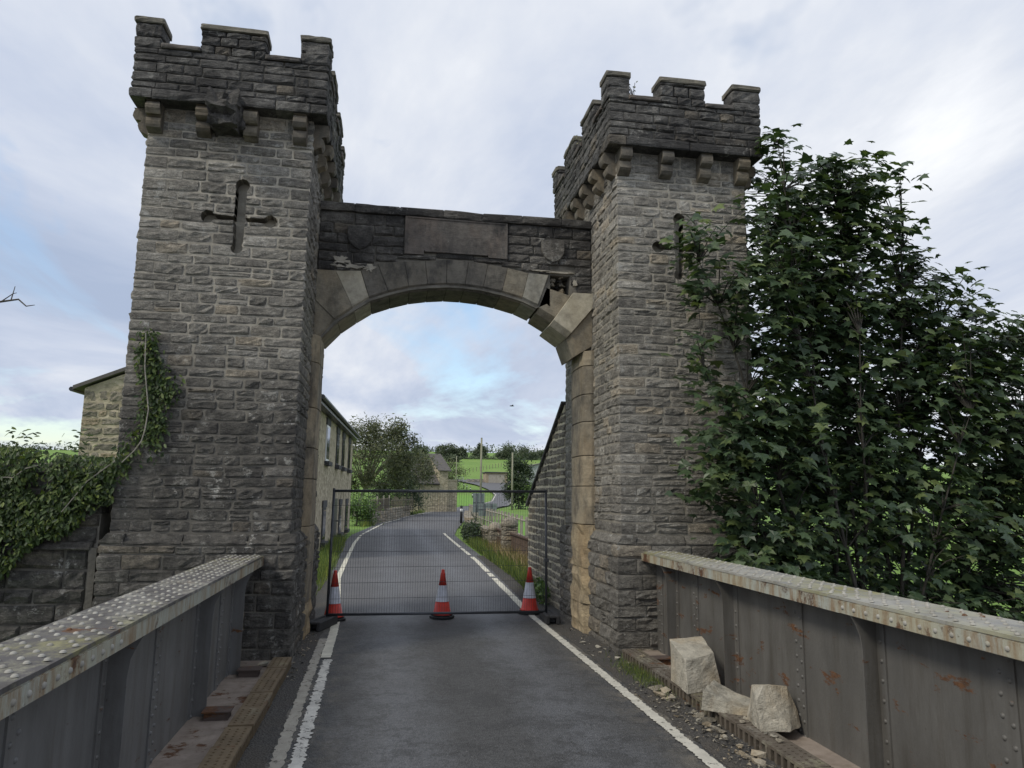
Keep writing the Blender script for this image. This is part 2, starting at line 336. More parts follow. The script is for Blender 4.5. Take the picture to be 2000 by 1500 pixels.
def asphalt_mat(name):
    t = NT(name); P = t.pos(); sp = t.n('ShaderNodeSeparateXYZ', {0: P})
    agg = t.n('ShaderNodeTexVoronoi', {'Vector': P, 'Scale': 90.0}).outputs['Distance']
    trk = t.math('ABSOLUTE', t.math('SUBTRACT', t.math('ABSOLUTE', t.math('SUBTRACT', sp.outputs[0], 0.95)), 0.78))
    trk = t.math('ADD', t.math('DIVIDE', trk, 1.0), t.math('MULTIPLY', t.math('SUBTRACT', t.noise(1.6, 9, 0.75, P, (1, 0.5, 1), w=(3, 2, 0)), 0.5), 1.3))
    worn = t.ramp(trk, [(0.05, 1.0), (0.55, 0.0)])
    base = t.mix(worn, (0.043, 0.043, 0.043), (0.066, 0.068, 0.072))
    tar = t.ramp(t.noise(2.4, 12, 0.85, P, (1, 1.1, 1), w=(0.4, 5, 2)), [(0.51, 0.0), (0.54, 1.0)])
    near = t.ramp(t.math('DIVIDE', sp.outputs[1], 30.0), [(0.15, 1.0), (0.36, 0.6), (0.45, 0.0)])
    base = t.mix(t.math('MULTIPLY', t.math('MULTIPLY', tar, near), 0.7), base, (0.026, 0.026, 0.026))
    base = t.mix(1.0, base, t.ramp(agg, [(0.1, 0.45), (0.5, 1.7)]), 'MULTIPLY')
    base = t.mix(1.0, base, t.ramp(t.noise(20, 8, 0.8, P), [(0.3, 0.6), (0.7, 1.45)]), 'MULTIPLY')
    base = t.mix(t.math('MULTIPLY', t.ramp(t.noise(38, 5, 0.75, P), [(0.61, 0.0), (0.66, 1.0)]), near), base, (0.24, 0.235, 0.23))
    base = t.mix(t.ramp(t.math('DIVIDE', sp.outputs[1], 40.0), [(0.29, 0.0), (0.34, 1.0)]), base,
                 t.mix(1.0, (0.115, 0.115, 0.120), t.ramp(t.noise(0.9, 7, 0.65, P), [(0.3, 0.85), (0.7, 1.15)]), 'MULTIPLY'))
    # dry grit blown in from both edges, in patches
    ed = t.math('ABSOLUTE', t.math('SUBTRACT', sp.outputs[0], 0.95))
    grit = t.math('MULTIPLY', t.ramp(t.math('DIVIDE', ed, 3.0), [(0.40, 0.0), (0.54, 1.0)]), t.ramp(t.noise(2.0, 9, 0.78, P, w=(8, 8, 1)), [(0.46, 0.0), (0.62, 1.0)]))
    base = t.mix(t.math('MULTIPLY', t.math('MULTIPLY', grit, near), 0.85), base, (0.25, 0.22, 0.17))
    h = t.math('ADD', t.math('MULTIPLY', agg, 0.6), t.math('MULTIPLY', t.noise(25, 5, 0.65, P), 0.6))
    return t.done(base, t.ramp(worn, [(0, 0.75), (1, 0.55)]), t.bump(h, 0.9, 0.016))
M['asphalt'] = asphalt_mat('asphalt')
t = NT('old_asphalt_margin'); P = t.pos()
agg = t.n('ShaderNodeTexVoronoi', {'Vector': P, 'Scale': 55.0}); c = t.mix(1.0, (0.05, 0.047, 0.043), t.ramp(agg.outputs['Distance'], [(0.1, 0.6), (0.6, 1.5)]), 'MULTIPLY')
c = t.mix(t.ramp(t.noise(18, 6, 0.75, P), [(0.60, 0.0), (0.68, 0.8)]), c, (0.20, 0.18, 0.15))
c = t.mix(t.ramp(t.noise(1.5, 5, 0.6, P, w=(4, 4, 4)), [(0.45, 0.0), (0.65, 0.6)]), c, (0.085, 0.072, 0.055))
M['margin'] = t.done(c, 0.9, t.bump(agg.outputs['Distance'], 0.8, 0.02))
def paint_mat(name, col, wear):
    t = NT(name); P = t.pos()
    c = t.mix(1.0, col, t.ramp(t.noise(6, 6, 0.65, P), [(0.3, 0.72), (0.7, 1.1)]), 'MULTIPLY')
    t.done(c, 0.7, t.bump(t.noise(40, 5, 0.6, P), 0.5, 0.01))
    w = t.ramp(t.noise(13, 9, 0.8, P, w=(1, 2, 3)), [(wear, 0.0), (wear + 0.03, 1.0)])
    tr = t.n('ShaderNodeBsdfTransparent'); mx = t.n('ShaderNodeMixShader', {0: w, 1: t.b.outputs[0], 2: tr.outputs[0]})
    t.t.links.new(mx.outputs[0], t.o.inputs['Surface']); return t.m
M['paint'] = paint_mat('road_paint_white', (0.56, 0.54, 0.47), 0.585)
M['paint_new'] = paint_mat('road_paint_flaking', (0.62, 0.60, 0.54), 0.56)
M['paint_old'] = paint_mat('road_paint_faded', (0.36, 0.335, 0.28), 0.57)
M['paint_far'] = paint_mat('road_paint_cream', (0.66, 0.63, 0.52), 0.80)

def leaf_mat(name, lo, hi, trans=0.25, rough=0.45, yellow=0.0):
    t = NT(name); r = t.rnd()
    c = t.ramp(r, [(0.0, lo), (0.75, hi), (1.0, (hi[0] * (1.3 + yellow), hi[1] * (1.25 + yellow * 0.5), hi[2] * 1.1))])
    c = t.mix(1.0, c, t.ramp(t.noise(30, 4, 0.6), [(0.3, 0.8), (0.7, 1.2)]), 'MULTIPLY')
    t.done(c, rough)
    tl = t.n('ShaderNodeBsdfTranslucent', {'Color': t.mix(1.0, c, (1.2, 1.35, 0.6), 'MULTIPLY')})
    mx = t.n('ShaderNodeMixShader', {0: trans, 1: t.b.outputs[0], 2: tl.outputs[0]}); t.t.links.new(mx.outputs[0], t.o.inputs['Surface'])
    return t.m
M['leaf_syc'] = leaf_mat('sycamore_leaf', (0.028, 0.052, 0.026), (0.075, 0.115, 0.052), 0.22, 0.45, 0.5)
M['leaf_ivy'] = leaf_mat('creeper_leaf', (0.016, 0.034, 0.010), (0.066, 0.108, 0.024), 0.25, 0.55, 0.8)
M['leaf_willow'] = leaf_mat('willow_leaf', (0.055, 0.066, 0.036), (0.115, 0.13, 0.068), 0.2, 0.6, 0.3)
M['leaf_hedge'] = leaf_mat('hedge_leaf', (0.05, 0.10, 0.022), (0.11, 0.19, 0.05), 0.2, 0.5, 0.5)
M['leaf_far_hazed'] = leaf_mat('far_tree_leaf_hazed', (0.055, 0.075, 0.045), (0.10, 0.125, 0.075), 0.15, 0.7)  # leaf colour greyed to imitate distance haze; no haze is built
M['leaf_conifer'] = leaf_mat('dark_shrub_leaf', (0.022, 0.042, 0.02), (0.05, 0.078, 0.03), 0.15, 0.6)
M['grass_blade'] = leaf_mat('verge_grass', (0.07, 0.11, 0.03), (0.16, 0.21, 0.065), 0.25, 0.7, 0.7)
M['grass_dry'] = leaf_mat('dry_seed_grass', (0.24, 0.19, 0.10), (0.36, 0.28, 0.16), 0.2, 0.8)
M['bark'] = simple('bark', (0.085, 0.075, 0.06), 0.9, 0.4, 10, 0.8, 40)
M['bark_dark'] = simple('bark_dark_sycamore', (0.05, 0.045, 0.036), 0.9, 0.4, 10, 0.8, 40)  # darker bark tone so the stems stand out less
M['bark_pale'] = simple('bark_pale', (0.28, 0.26, 0.22), 0.9, 0.4, 10, 0.8, 40)
t = NT('pasture'); P = t.pos()
c = t.ramp(t.noise(0.09, 6, 0.6, P), [(0.3, (0.115, 0.21, 0.032)), (0.55, (0.16, 0.27, 0.045)), (0.75, (0.20, 0.27, 0.06))])
c = t.mix(1.0, c, t.ramp(t.noise(3.0, 6, 0.7, P), [(0.3, 0.75), (0.7, 1.2)]), 'MULTIPLY')
M['pasture'] = t.done(c, 0.95, t.bump(t.noise(8, 5, 0.7, P), 0.6, 0.08))
M['lawn'] = simple('lawn', (0.13, 0.27, 0.03), 0.95, 0.25, 3, 0.5, 30)
M['river'] = simple('river_water', (0.035, 0.04, 0.03), 0.12, 0.2, 0.5, 0.3, 3)
M['concrete'] = simple('deck_concrete', (0.2, 0.19, 0.17), 0.9, 0.2, 3, 0.5, 20)
t = NT('rubble_render'); P = t.pos()
vor = t.n('ShaderNodeTexVoronoi', {'Vector': t.n('ShaderNodeMapping', {0: P, 'Scale': (1.0, 1.0, 1.9)}).outputs[0], 'Scale': 3.4}, feature='F1')
c = t.mix(1.0, t.ramp(vor.outputs['Color'], [(0.2, (0.30, 0.26, 0.18)), (0.8, (0.46, 0.40, 0.29))]), t.ramp(t.noise(8, 6, 0.7, P), [(0.3, 0.72), (0.7, 1.2)]), 'MULTIPLY')
M['house_wall'] = t.done(c, 0.95, t.bump(t.math('ADD', vor.outputs['Distance'], t.noise(14, 5, 0.6, P)), 0.7, 0.05))
M['slate'] = simple('slate_roof', (0.10, 0.092, 0.085), 0.85, 0.3, 3, 0.5, 14)
M['black_paint'] = simple('black_gloss_paint', (0.012, 0.012, 0.013), 0.4, 0.2)
M['dark_stone'] = simple('dark_dressed_stone', (0.055, 0.055, 0.058), 0.9, 0.25, 4, 0.4, 20)
M['white_paint'] = simple('white_window_paint', (0.72, 0.73, 0.74), 0.5, 0.05)
M['glass'] = simple('window_glass', (0.02, 0.025, 0.03), 0.05, 0.1)
M['timber'] = simple('grey_timber', (0.19, 0.165, 0.125), 0.9, 0.3, 5, 0.5, 30)
M['timber_pale'] = simple('pale_timber', (0.34, 0.31, 0.26), 0.9, 0.25, 5, 0.5, 30)
M['pole'] = simple('pole_timber', (0.24, 0.235, 0.17), 0.9, 0.2, 3)
M['rust_board'] = simple('rusted_board', (0.085, 0.055, 0.038), 0.9, 0.4, 4, 0.5, 20)
M['galv'] = simple('galvanised_steel', (0.075, 0.08, 0.09), 0.45, 0.2, 8, metal=0.5)
M['wire'] = simple('fence_wire', (0.055, 0.058, 0.062), 0.5, 0.1, metal=0.3)
M['sign_back'] = simple('sign_back_grey', (0.19, 0.22, 0.22), 0.6, 0.1)
M['cone_red'] = simple('cone_red_plastic', (0.58, 0.04, 0.025), 0.5, 0.3, 9)
M['cone_white'] = simple('cone_reflective_sleeve', (0.62, 0.63, 0.69), 0.45, 0.22, 9)
M['rubber'] = simple('black_rubber', (0.018, 0.018, 0.02), 0.75, 0.3, 8, 0.4, 40)
M['rubber_foot'] = simple('recycled_plastic_foot', (0.028, 0.028, 0.03), 0.8, 0.35, 6, 0.4, 40)
M['corr'] = simple('corrugated_sheet', (0.36, 0.37, 0.38), 0.6, 0.1, 1)
M['black_bag'] = simple('black_plastic_sack', (0.012, 0.012, 0.013), 0.35, 0.2)
M['white_post'] = simple('white_plastic', (0.7, 0.7, 0.7), 0.5, 0.05)
M['bird'] = simple('dark_plumage', (0.02, 0.02, 0.022), 0.8, 0.1)

# ------------------------------------------------------------------ ground
def sstep(a, b, x):
    t = np.clip((x - a) / (b - a), 0, 1); return t * t * (3 - 2 * t)
BY = [-80, 95, 115, 134, 150, 180, 200, 400, 440, 620, 1600]; BZ = [0, 0, 0.08, 0.5, 1.65, 4.1, 5.4, 25, 26.5, 26, 10]
def gz(x, y):
    x = np.asarray(x, float); y = np.asarray(y, float)
    z = np.interp(y, BY, BZ) - 0.03
    side = sstep(5.0, 10.0, np.abs(x - 1)) * np.interp(y, [-50, 20, 36, 60], [2.6, 2.6, 0.15, 0.0]) * np.where((x > 1), 1.0, 0.5)
    z = z - side
    side2 = sstep(3.4, 4.6, x) * sstep(22, 19, y) * 1.1 * sstep(9, 14, y)     # ground falls away behind the wing wall
    z = z - side2
    riv = np.interp(y, [5.0, 8.6, 9.9], [1, 0.55, 0.0]); z = z * (1 - riv) + (-4.6) * riv
    far = sstep(60, 260, np.abs(x - 20)) * sstep(-40, 200, y)
    z = z + far * (6 * np.sin(x * 0.011) + 3 * np.sin(x * 0.027 + 1.3)) * sstep(120, 420, y)
    return z
xs = np.unique(np.concatenate([np.arange(-900, -60, 60), np.arange(-60, -12, 6), np.arange(-12, 30, 0.8), np.arange(30, 90, 4), np.arange(90, 1200, 60)]))
ys = np.unique(np.concatenate([np.arange(-60, 0, 6), np.arange(0, 8, 1), np.arange(8, 24, 0.5), np.arange(24, 60, 1.5), np.arange(60, 220, 4), np.arange(220, 460, 12), np.arange(460, 1600, 80)]))
XX, YY = np.meshgrid(xs, ys); ZZ = gz(XX, YY)
nx, ny = len(xs), len(ys)
gf = [(j * nx + i, j * nx + i + 1, (j + 1) * nx + i + 1, (j + 1) * nx + i) for j in range(ny - 1) for i in range(nx - 1)]
ground = structure(link('ground', mesh(np.stack([XX.ravel(), YY.ravel(), ZZ.ravel()], 1), gf, M['pasture'], smooth=True, name='ground')))
structure(MB().box(-400, 400, -58, 7.6, -4.3, -4.2).build('river', M['river']))
structure(MB().box(-1.95, 3.9, -8, 9.9, -0.55, -0.02).build('bridge_deck', M['concrete']))

RL = [(-8, -0.99, 2.97), (9, -0.99, 2.97), (12.5, -1.0, 2.95), (15, -1.1, 2.95), (18, -1.3, 3.0), (24, -1.6, 3.15), (30, -1.65, 3.25), (36, -1.55, 3.4), (42, -1.05, 4.1),
      (50, -0.4, 5.2), (60, 1.1, 6.6), (70, 2.9, 8.7), (98, 8.9, 14.5), (115, 14.0, 19.4), (134, 19.2, 23.8), (150, 22.3, 26.7), (165, 23, 28.2), (180, 22.0, 29.7), (200, 19.0, 36.0), (206, 17, 39)]
RY = [p[0] for p in RL]
def rl(y): return np.interp(y, RY, [p[1] for p in RL])
def rr(y): return np.interp(y, RY, [p[2] for p in RL])
v = []; f = []; NS = 12
yy = np.unique(np.concatenate([np.arange(-8, 20, 1.0), np.arange(20, 110, 2.0), np.arange(110, 206, 3.0)]))
for j, y in enumerate(yy):
    for i in range(NS + 1):
        x = rl(y) + (rr(y) - rl(y)) * i / NS
        v.append((x, y, float(np.interp(y, BY, BZ)) + (0.0 if y < 60 else 0.05 + 0.25 * min(1, (y - 60) / 100))))
    if j: f += [((j - 1) * (NS + 1) + i, (j - 1) * (NS + 1) + i + 1, j * (NS + 1) + i + 1, j * (NS + 1) + i) for i in range(NS)]
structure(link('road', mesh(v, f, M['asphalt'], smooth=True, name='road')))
# gritty old margins between road edge lines and kerbs
def strip(name, pts, mat, z=0.006, jag=0.0, rng=None, step=0.05):
    """pts (y, xa, xb); a thin sheet"""
    Y = [p[0] for p in pts]; v = []; f = []; k = 0
    ys_ = np.arange(Y[0], Y[-1] + 1e-6, step)
    for y in ys_:
        a = np.interp(y, Y, [p[1] for p in pts]); b = np.interp(y, Y, [p[2] for p in pts])
        if rng and jag:
            a += rng.uniform(-jag, jag); b += rng.uniform(-jag, jag)
        zz_ = z + float(np.interp(y, BY, BZ)) + (0.0 if y < 60 else 0.05 + 0.25 * min(1, (y - 60) / 100))
        v += [(a, y, zz_), (b, y, zz_)]
        if k: f.append((2 * k - 2, 2 * k - 1, 2 * k + 1, 2 * k))
        k += 1
    return structure(link(name, mesh(v, f, mat, name=name)))
rng = random.Random(3)
strip('road_margin', [(-8, -1.02, -0.78), (9, -1.02, -0.80), (12.5, -1.1, -0.86), (15, -1.5, -0.98), (19, -1.9, -1.22)], M['margin'], 0.004, 0.02, rng, 0.1)
strip('road_margin', [(-8, 2.62, 3.0), (9, 2.60, 3.05), (12.5, 2.58, 3.1), (18, 2.8, 3.15), (24, 3.0, 3.3)], M['margin'], 0.004, 0.02, rng, 0.1)
# painted edge lines
LX = [(2.0, -.59), (5.8, -.61), (10.9, -.67), (12.1, -.70), (13.4, -.77), (14.8, -.86), (17.8, -1.04), (22, -1.1), (30, -1.18), (35.7, -1.11), (40, -.8), (49.6, -.07), (60, 1.45), (70, 3.26), (98, 9.3)]
RX = [(2.0, 2.53), (5.4, 2.51), (12.1, 2.47), (22.2, 2.78), (29.7, 2.86), (35, 2.93), (38, 3.0)]
def line(name, P, y0, y1, w, mat, off=0.0, jag=0.012, z=0.009, step=0.04):
    ys_ = [y for y in np.arange(y0, y1, 0.5)] + [y1]
    pts = [(y, float(np.interp(y, [p[0] for p in P], [p[1] for p in P])) + off - w / 2, float(np.interp(y, [p[0] for p in P], [p[1] for p in P])) + off + w / 2) for y in ys_]
    return strip(name, pts, mat, z, jag, rng, step)
line('edge_line', LX, 2.0, 9.3, 0.10, M['paint_new'], 0.03, 0.016, step=0.025)
line('edge_line', LX, 2.0, 10.6, 0.10, M['paint_old'], -0.115, 0.012, 0.007)
line('edge_line', LX, 9.4, 34.2, 0.12, M['paint_far'], 0.0, 0.006)
line('edge_line', LX, 34.6, 35.6, 0.12, M['paint_far']); line('edge_line', LX, 36.2, 37.2, 0.12, M['paint_far']); line('edge_line', LX, 37.8, 97, 0.13, M['paint_far'], step=0.4)
line('edge_line', RX, 2.0, 12.6, 0.105, M['paint'], 0, 0.011, step=0.02)
line('edge_line', RX, 12.7, 17.6, 0.13, M['paint_far']); line('edge_line', RX, 17.9, 18.7, 0.13, M['paint_far']); line('edge_line', RX, 19.0, 23.5, 0.13, M['paint_far'])
line('edge_line', RX, 24.2, 27.2, 0.12, M['paint_far']); line('edge_line', RX, 27.6, 37.4, 0.12, M['paint_far'])
line('edge_line', [(a[0], a[2] - .3) for a in RL], 120, 178, 0.16, M['paint_far'], 0, 0.0, step=1.0)
line('edge_line', [(a[0], a[1] + .3) for a in RL], 120, 160, 0.16, M['paint_far'], 0, 0.0, step=1.0)
# lawn behind the low wall and drive beside the cottage
def sheet(name, poly, mat, dz=0.02):
    return structure(link(name, mesh([(x, y, float(gz(x, y)) + dz) for x, y in poly], [tuple(range(len(poly)))], mat, name=name)))

# ------------------------------------------------------------------ masonry
def stone_geo(fr, u0, u1, z0, z1, depth, R, exp_l=False, exp_r=False, rough=0.022, gap=0.020, top_in=0.0):
    """fr = (origin xy, u dir xy, n dir xy). One rock-faced block."""
    (ox, oy), (ux, uy), (nx_, ny_) = fr
    g = gap / 2; a = u0 + (0 if exp_l else g * R.uniform(.5, 1.4)); b = u1 - (0 if exp_r else g * R.uniform(.5, 1.4))
    c = z0 + g * R.uniform(.2, 1.7); d = z1 - g * R.uniform(.2, 1.7)
    w = b - a; h = d - c; e = min(0.018, w * 0.12)
    path = [(a, -depth)]
    if exp_l: path += [(a, -depth * .5)]
    nf = 4 if w > 0.3 else 3
    path += [(a, -0.010), (a + e, -0.002)]
    for k in range(1, nf): path.append((a + e + (w - 2 * e) * k / nf, 0.0))
    path += [(b - e, -0.002), (b, -0.010)]
    if exp_r: path += [(b, -depth * .5)]
    path += [(b, -depth)]
    rows = [c, c + h * 0.16, c + h * 0.5, d - h * 0.16, d]
    v = []; n = len(path); bul = R.uniform(0.3, 1.0)
    for j, z in enumerate(rows):
        edge = j in (0, 4)
        for i, (u, q) in enumerate(path):
            uu = u; qq = q
            if q > -0.009:                      # front
                qq += -0.006 if edge else rough * (bul * 0.6 + R.uniform(-0.55, 0.75)); uu += R.uniform(-.004, .004)
            elif q > -depth * 0.9:
                sgn = -1 if i < n / 2 else 1
                if q > -0.012: qq += (-0.006 if edge else R.uniform(-.004, .006)); uu += sgn * ((-0.006 if edge else R.uniform(-.003, .010)) if (exp_l if sgn < 0 else exp_r) else 0)
                else: uu += sgn * (-0.008 if edge else rough * R.uniform(0, .9))
            if top_in and q > -0.02: qq -= top_in * max(0, (z - c) / h - 0.15) / 0.85
            zz_ = z + (R.uniform(-.005, .005) if edge else R.uniform(-.012, .012) * min(1, h / .15))
            wx, wy = ox + ux * uu + nx_ * qq, oy + uy * uu + ny_ * qq
            zz_ += .020 * mnoise.noise(Vector((wx * 1.3, wy * 1.3, z0 * 2.1))) * (1 if -2.5 < z0 < 6.7 else .3)
            v.append((wx, wy, zz_))
    f = [(j * n + i, j * n + i + 1, (j + 1) * n + i + 1, (j + 1) * n + i) for j in range(4) for i in range(n - 1)]
    f += [tuple(range(n))[::-1], tuple(4 * n + i for i in range(n))]
    f += [(j * n + n - 1, j * n, (j + 1) * n, (j + 1) * n + n - 1) for j in range(4)]
    cx = (u0 + u1) / 2; ctr = (ox + ux * cx, oy + uy * cx, (z0 + z1) / 2)
    return v, f, ctr, (nx_, ny_, 0), w * h
def fill(u0, u1, R, lo=0.24, hi=0.58):
    out_ = []; u = u0
    while u1 - u > 1e-4:
        w = R.uniform(lo, hi)
        if u1 - u - w < lo * 0.75: w = (u1 - u) if (u1 - u) < hi * 1.15 else (u1 - u) / 2
        out_.append((u, u + w)); u += w
    return out_
def frames(x0, x1, y0, y1):
    return [(((x0, y0), (1, 0), (0, -1)), x1 - x0), (((x1, y0), (0, 1), (1, 0)), y1 - y0), (((x1, y1), (-1, 0), (0, 1)), x1 - x0), (((x0, y1), (0, -1), (-1, 0)), y1 - y0)]
def ring(items, x0, x1, y0, y1, courses, R, mat, rough=0.014, lo=0.2, hi=0.52, thick=0.22, gap=0.017, top_in=0.0, par=0, skip=None):
    fs = frames(x0, x1, y0, y1)
    for ci, (z0, z1) in enumerate(courses):
        cor = []
        for k in range(4):
            L = R.uniform(0.34, 0.5); S = R.uniform(0.2, 0.28)
            cor.append((L, S) if (ci + k + par) % 2 else (S, L))
        for k in range(4):
            fr, ln = fs[k]; st = cor[k - 1][1]; en = ln - cor[k][0]
            segs = [(a, b, thick, False) for a, b in fill(st, en, R, lo, hi)] + [(en, ln, cor[k][1], True)]
            zsegs = []
            for a, b, dp, ex in segs:
                if not ex and not top_in and z1 < 6.88 and z1 - z0 > .125 and R.random() < .2:
                    zm = z0 + (z1 - z0) * R.uniform(.4, .6); zsegs += [(a, b, dp, ex, z0, zm), (a, b, dp, ex, zm, z1)]
                else: zsegs.append((a, b, dp, ex, z0, z1))
            for a, b, dp, ex, zs0, zs1 in zsegs:
                v, f, c, n, ar = stone_geo(fr, a, b, zs0, zs1, dp, R, False, ex, rough * R.choice([.5, .8, 1, 1.5]), gap, top_in)
                if skip and skip(c): continue
                m = mat(c, R) if callable(mat) else mat
                items.append([v, f, m, score(c, n, ar) if not ex else max(score(c, n, ar), score(c, fs[(k + 1) % 4][0][2] + (0,), ar))])
def courses(z0, z1, R, lo=0.15, hi=0.215):
    zs = [z0]
    while z1 - zs[-1] > hi * 1.2: zs.append(zs[-1] + R.uniform(lo, hi))
    zs.append(z1); return list(zip(zs[:-1], zs[1:]))

def cross_poly(cx, cz, l, r, t, b, hw=0.07, hh=0.026, rad=0.088):
    P = []
    def arc(x, z, a0, a1, rr_):
        for k in range(9):
            a = math.radians(a0 + (a1 - a0) * k / 8); P.append((x + rr_ * math.cos(a), z + rr_ * math.sin(a)))
    arc(r, cz, -155, 155, rad); P.append((cx + hw, cz + hh)); P.append((cx + hw, t - rad * .8)); arc(cx + .01, t, -40, 220, rad * 1.05); P.append((cx - hw, t - rad * .8)); P.append((cx - hw, cz + hh))
    arc(l, cz + 0.01, 25, 335, rad); P.append((cx - hw, cz - hh)); P.append((cx - hw * .9, b + rad * .9)); arc(cx - .01, b, 140, 400, rad * .85); P.append((cx + hw * .9, b + rad * .9)); P.append((cx + hw, cz - hh))
    return P

def corbel(fr, u, zt, parent, mat, w=0.175):
    (ox, oy), (ux, uy), (nx_, ny_) = fr
    prof = [(-0.1, zt), (0.205, zt)] + [(0.15 + 0.06 * math.cos(a), zt - 0.085 + 0.085 * math.sin(a)) for a in np.linspace(1.2, -1.3, 6)] + [(0.135, zt - 0.17)]
    prof += [(0.075 + 0.062 * math.cos(a), zt - 0.255 + 0.08 * math.sin(a)) for a in np.linspace(1.2, -1.5, 6)] + [(0.02, zt - 0.36), (-0.1, zt - 0.38)]
    jit = random.Random(int(u * 1000) + int(ox * 77))
    prof = [(p + jit.uniform(-.008, .008), z + jit.uniform(-.006, .006)) for p, z in prof]
    MB().prism(prof, u - w / 2, u + w / 2, lambda p, z, q: (ox + ux * q + nx_ * p, oy + uy * q + ny_ * p, z)).build('corbel', mat, parent, bevel=0.012)

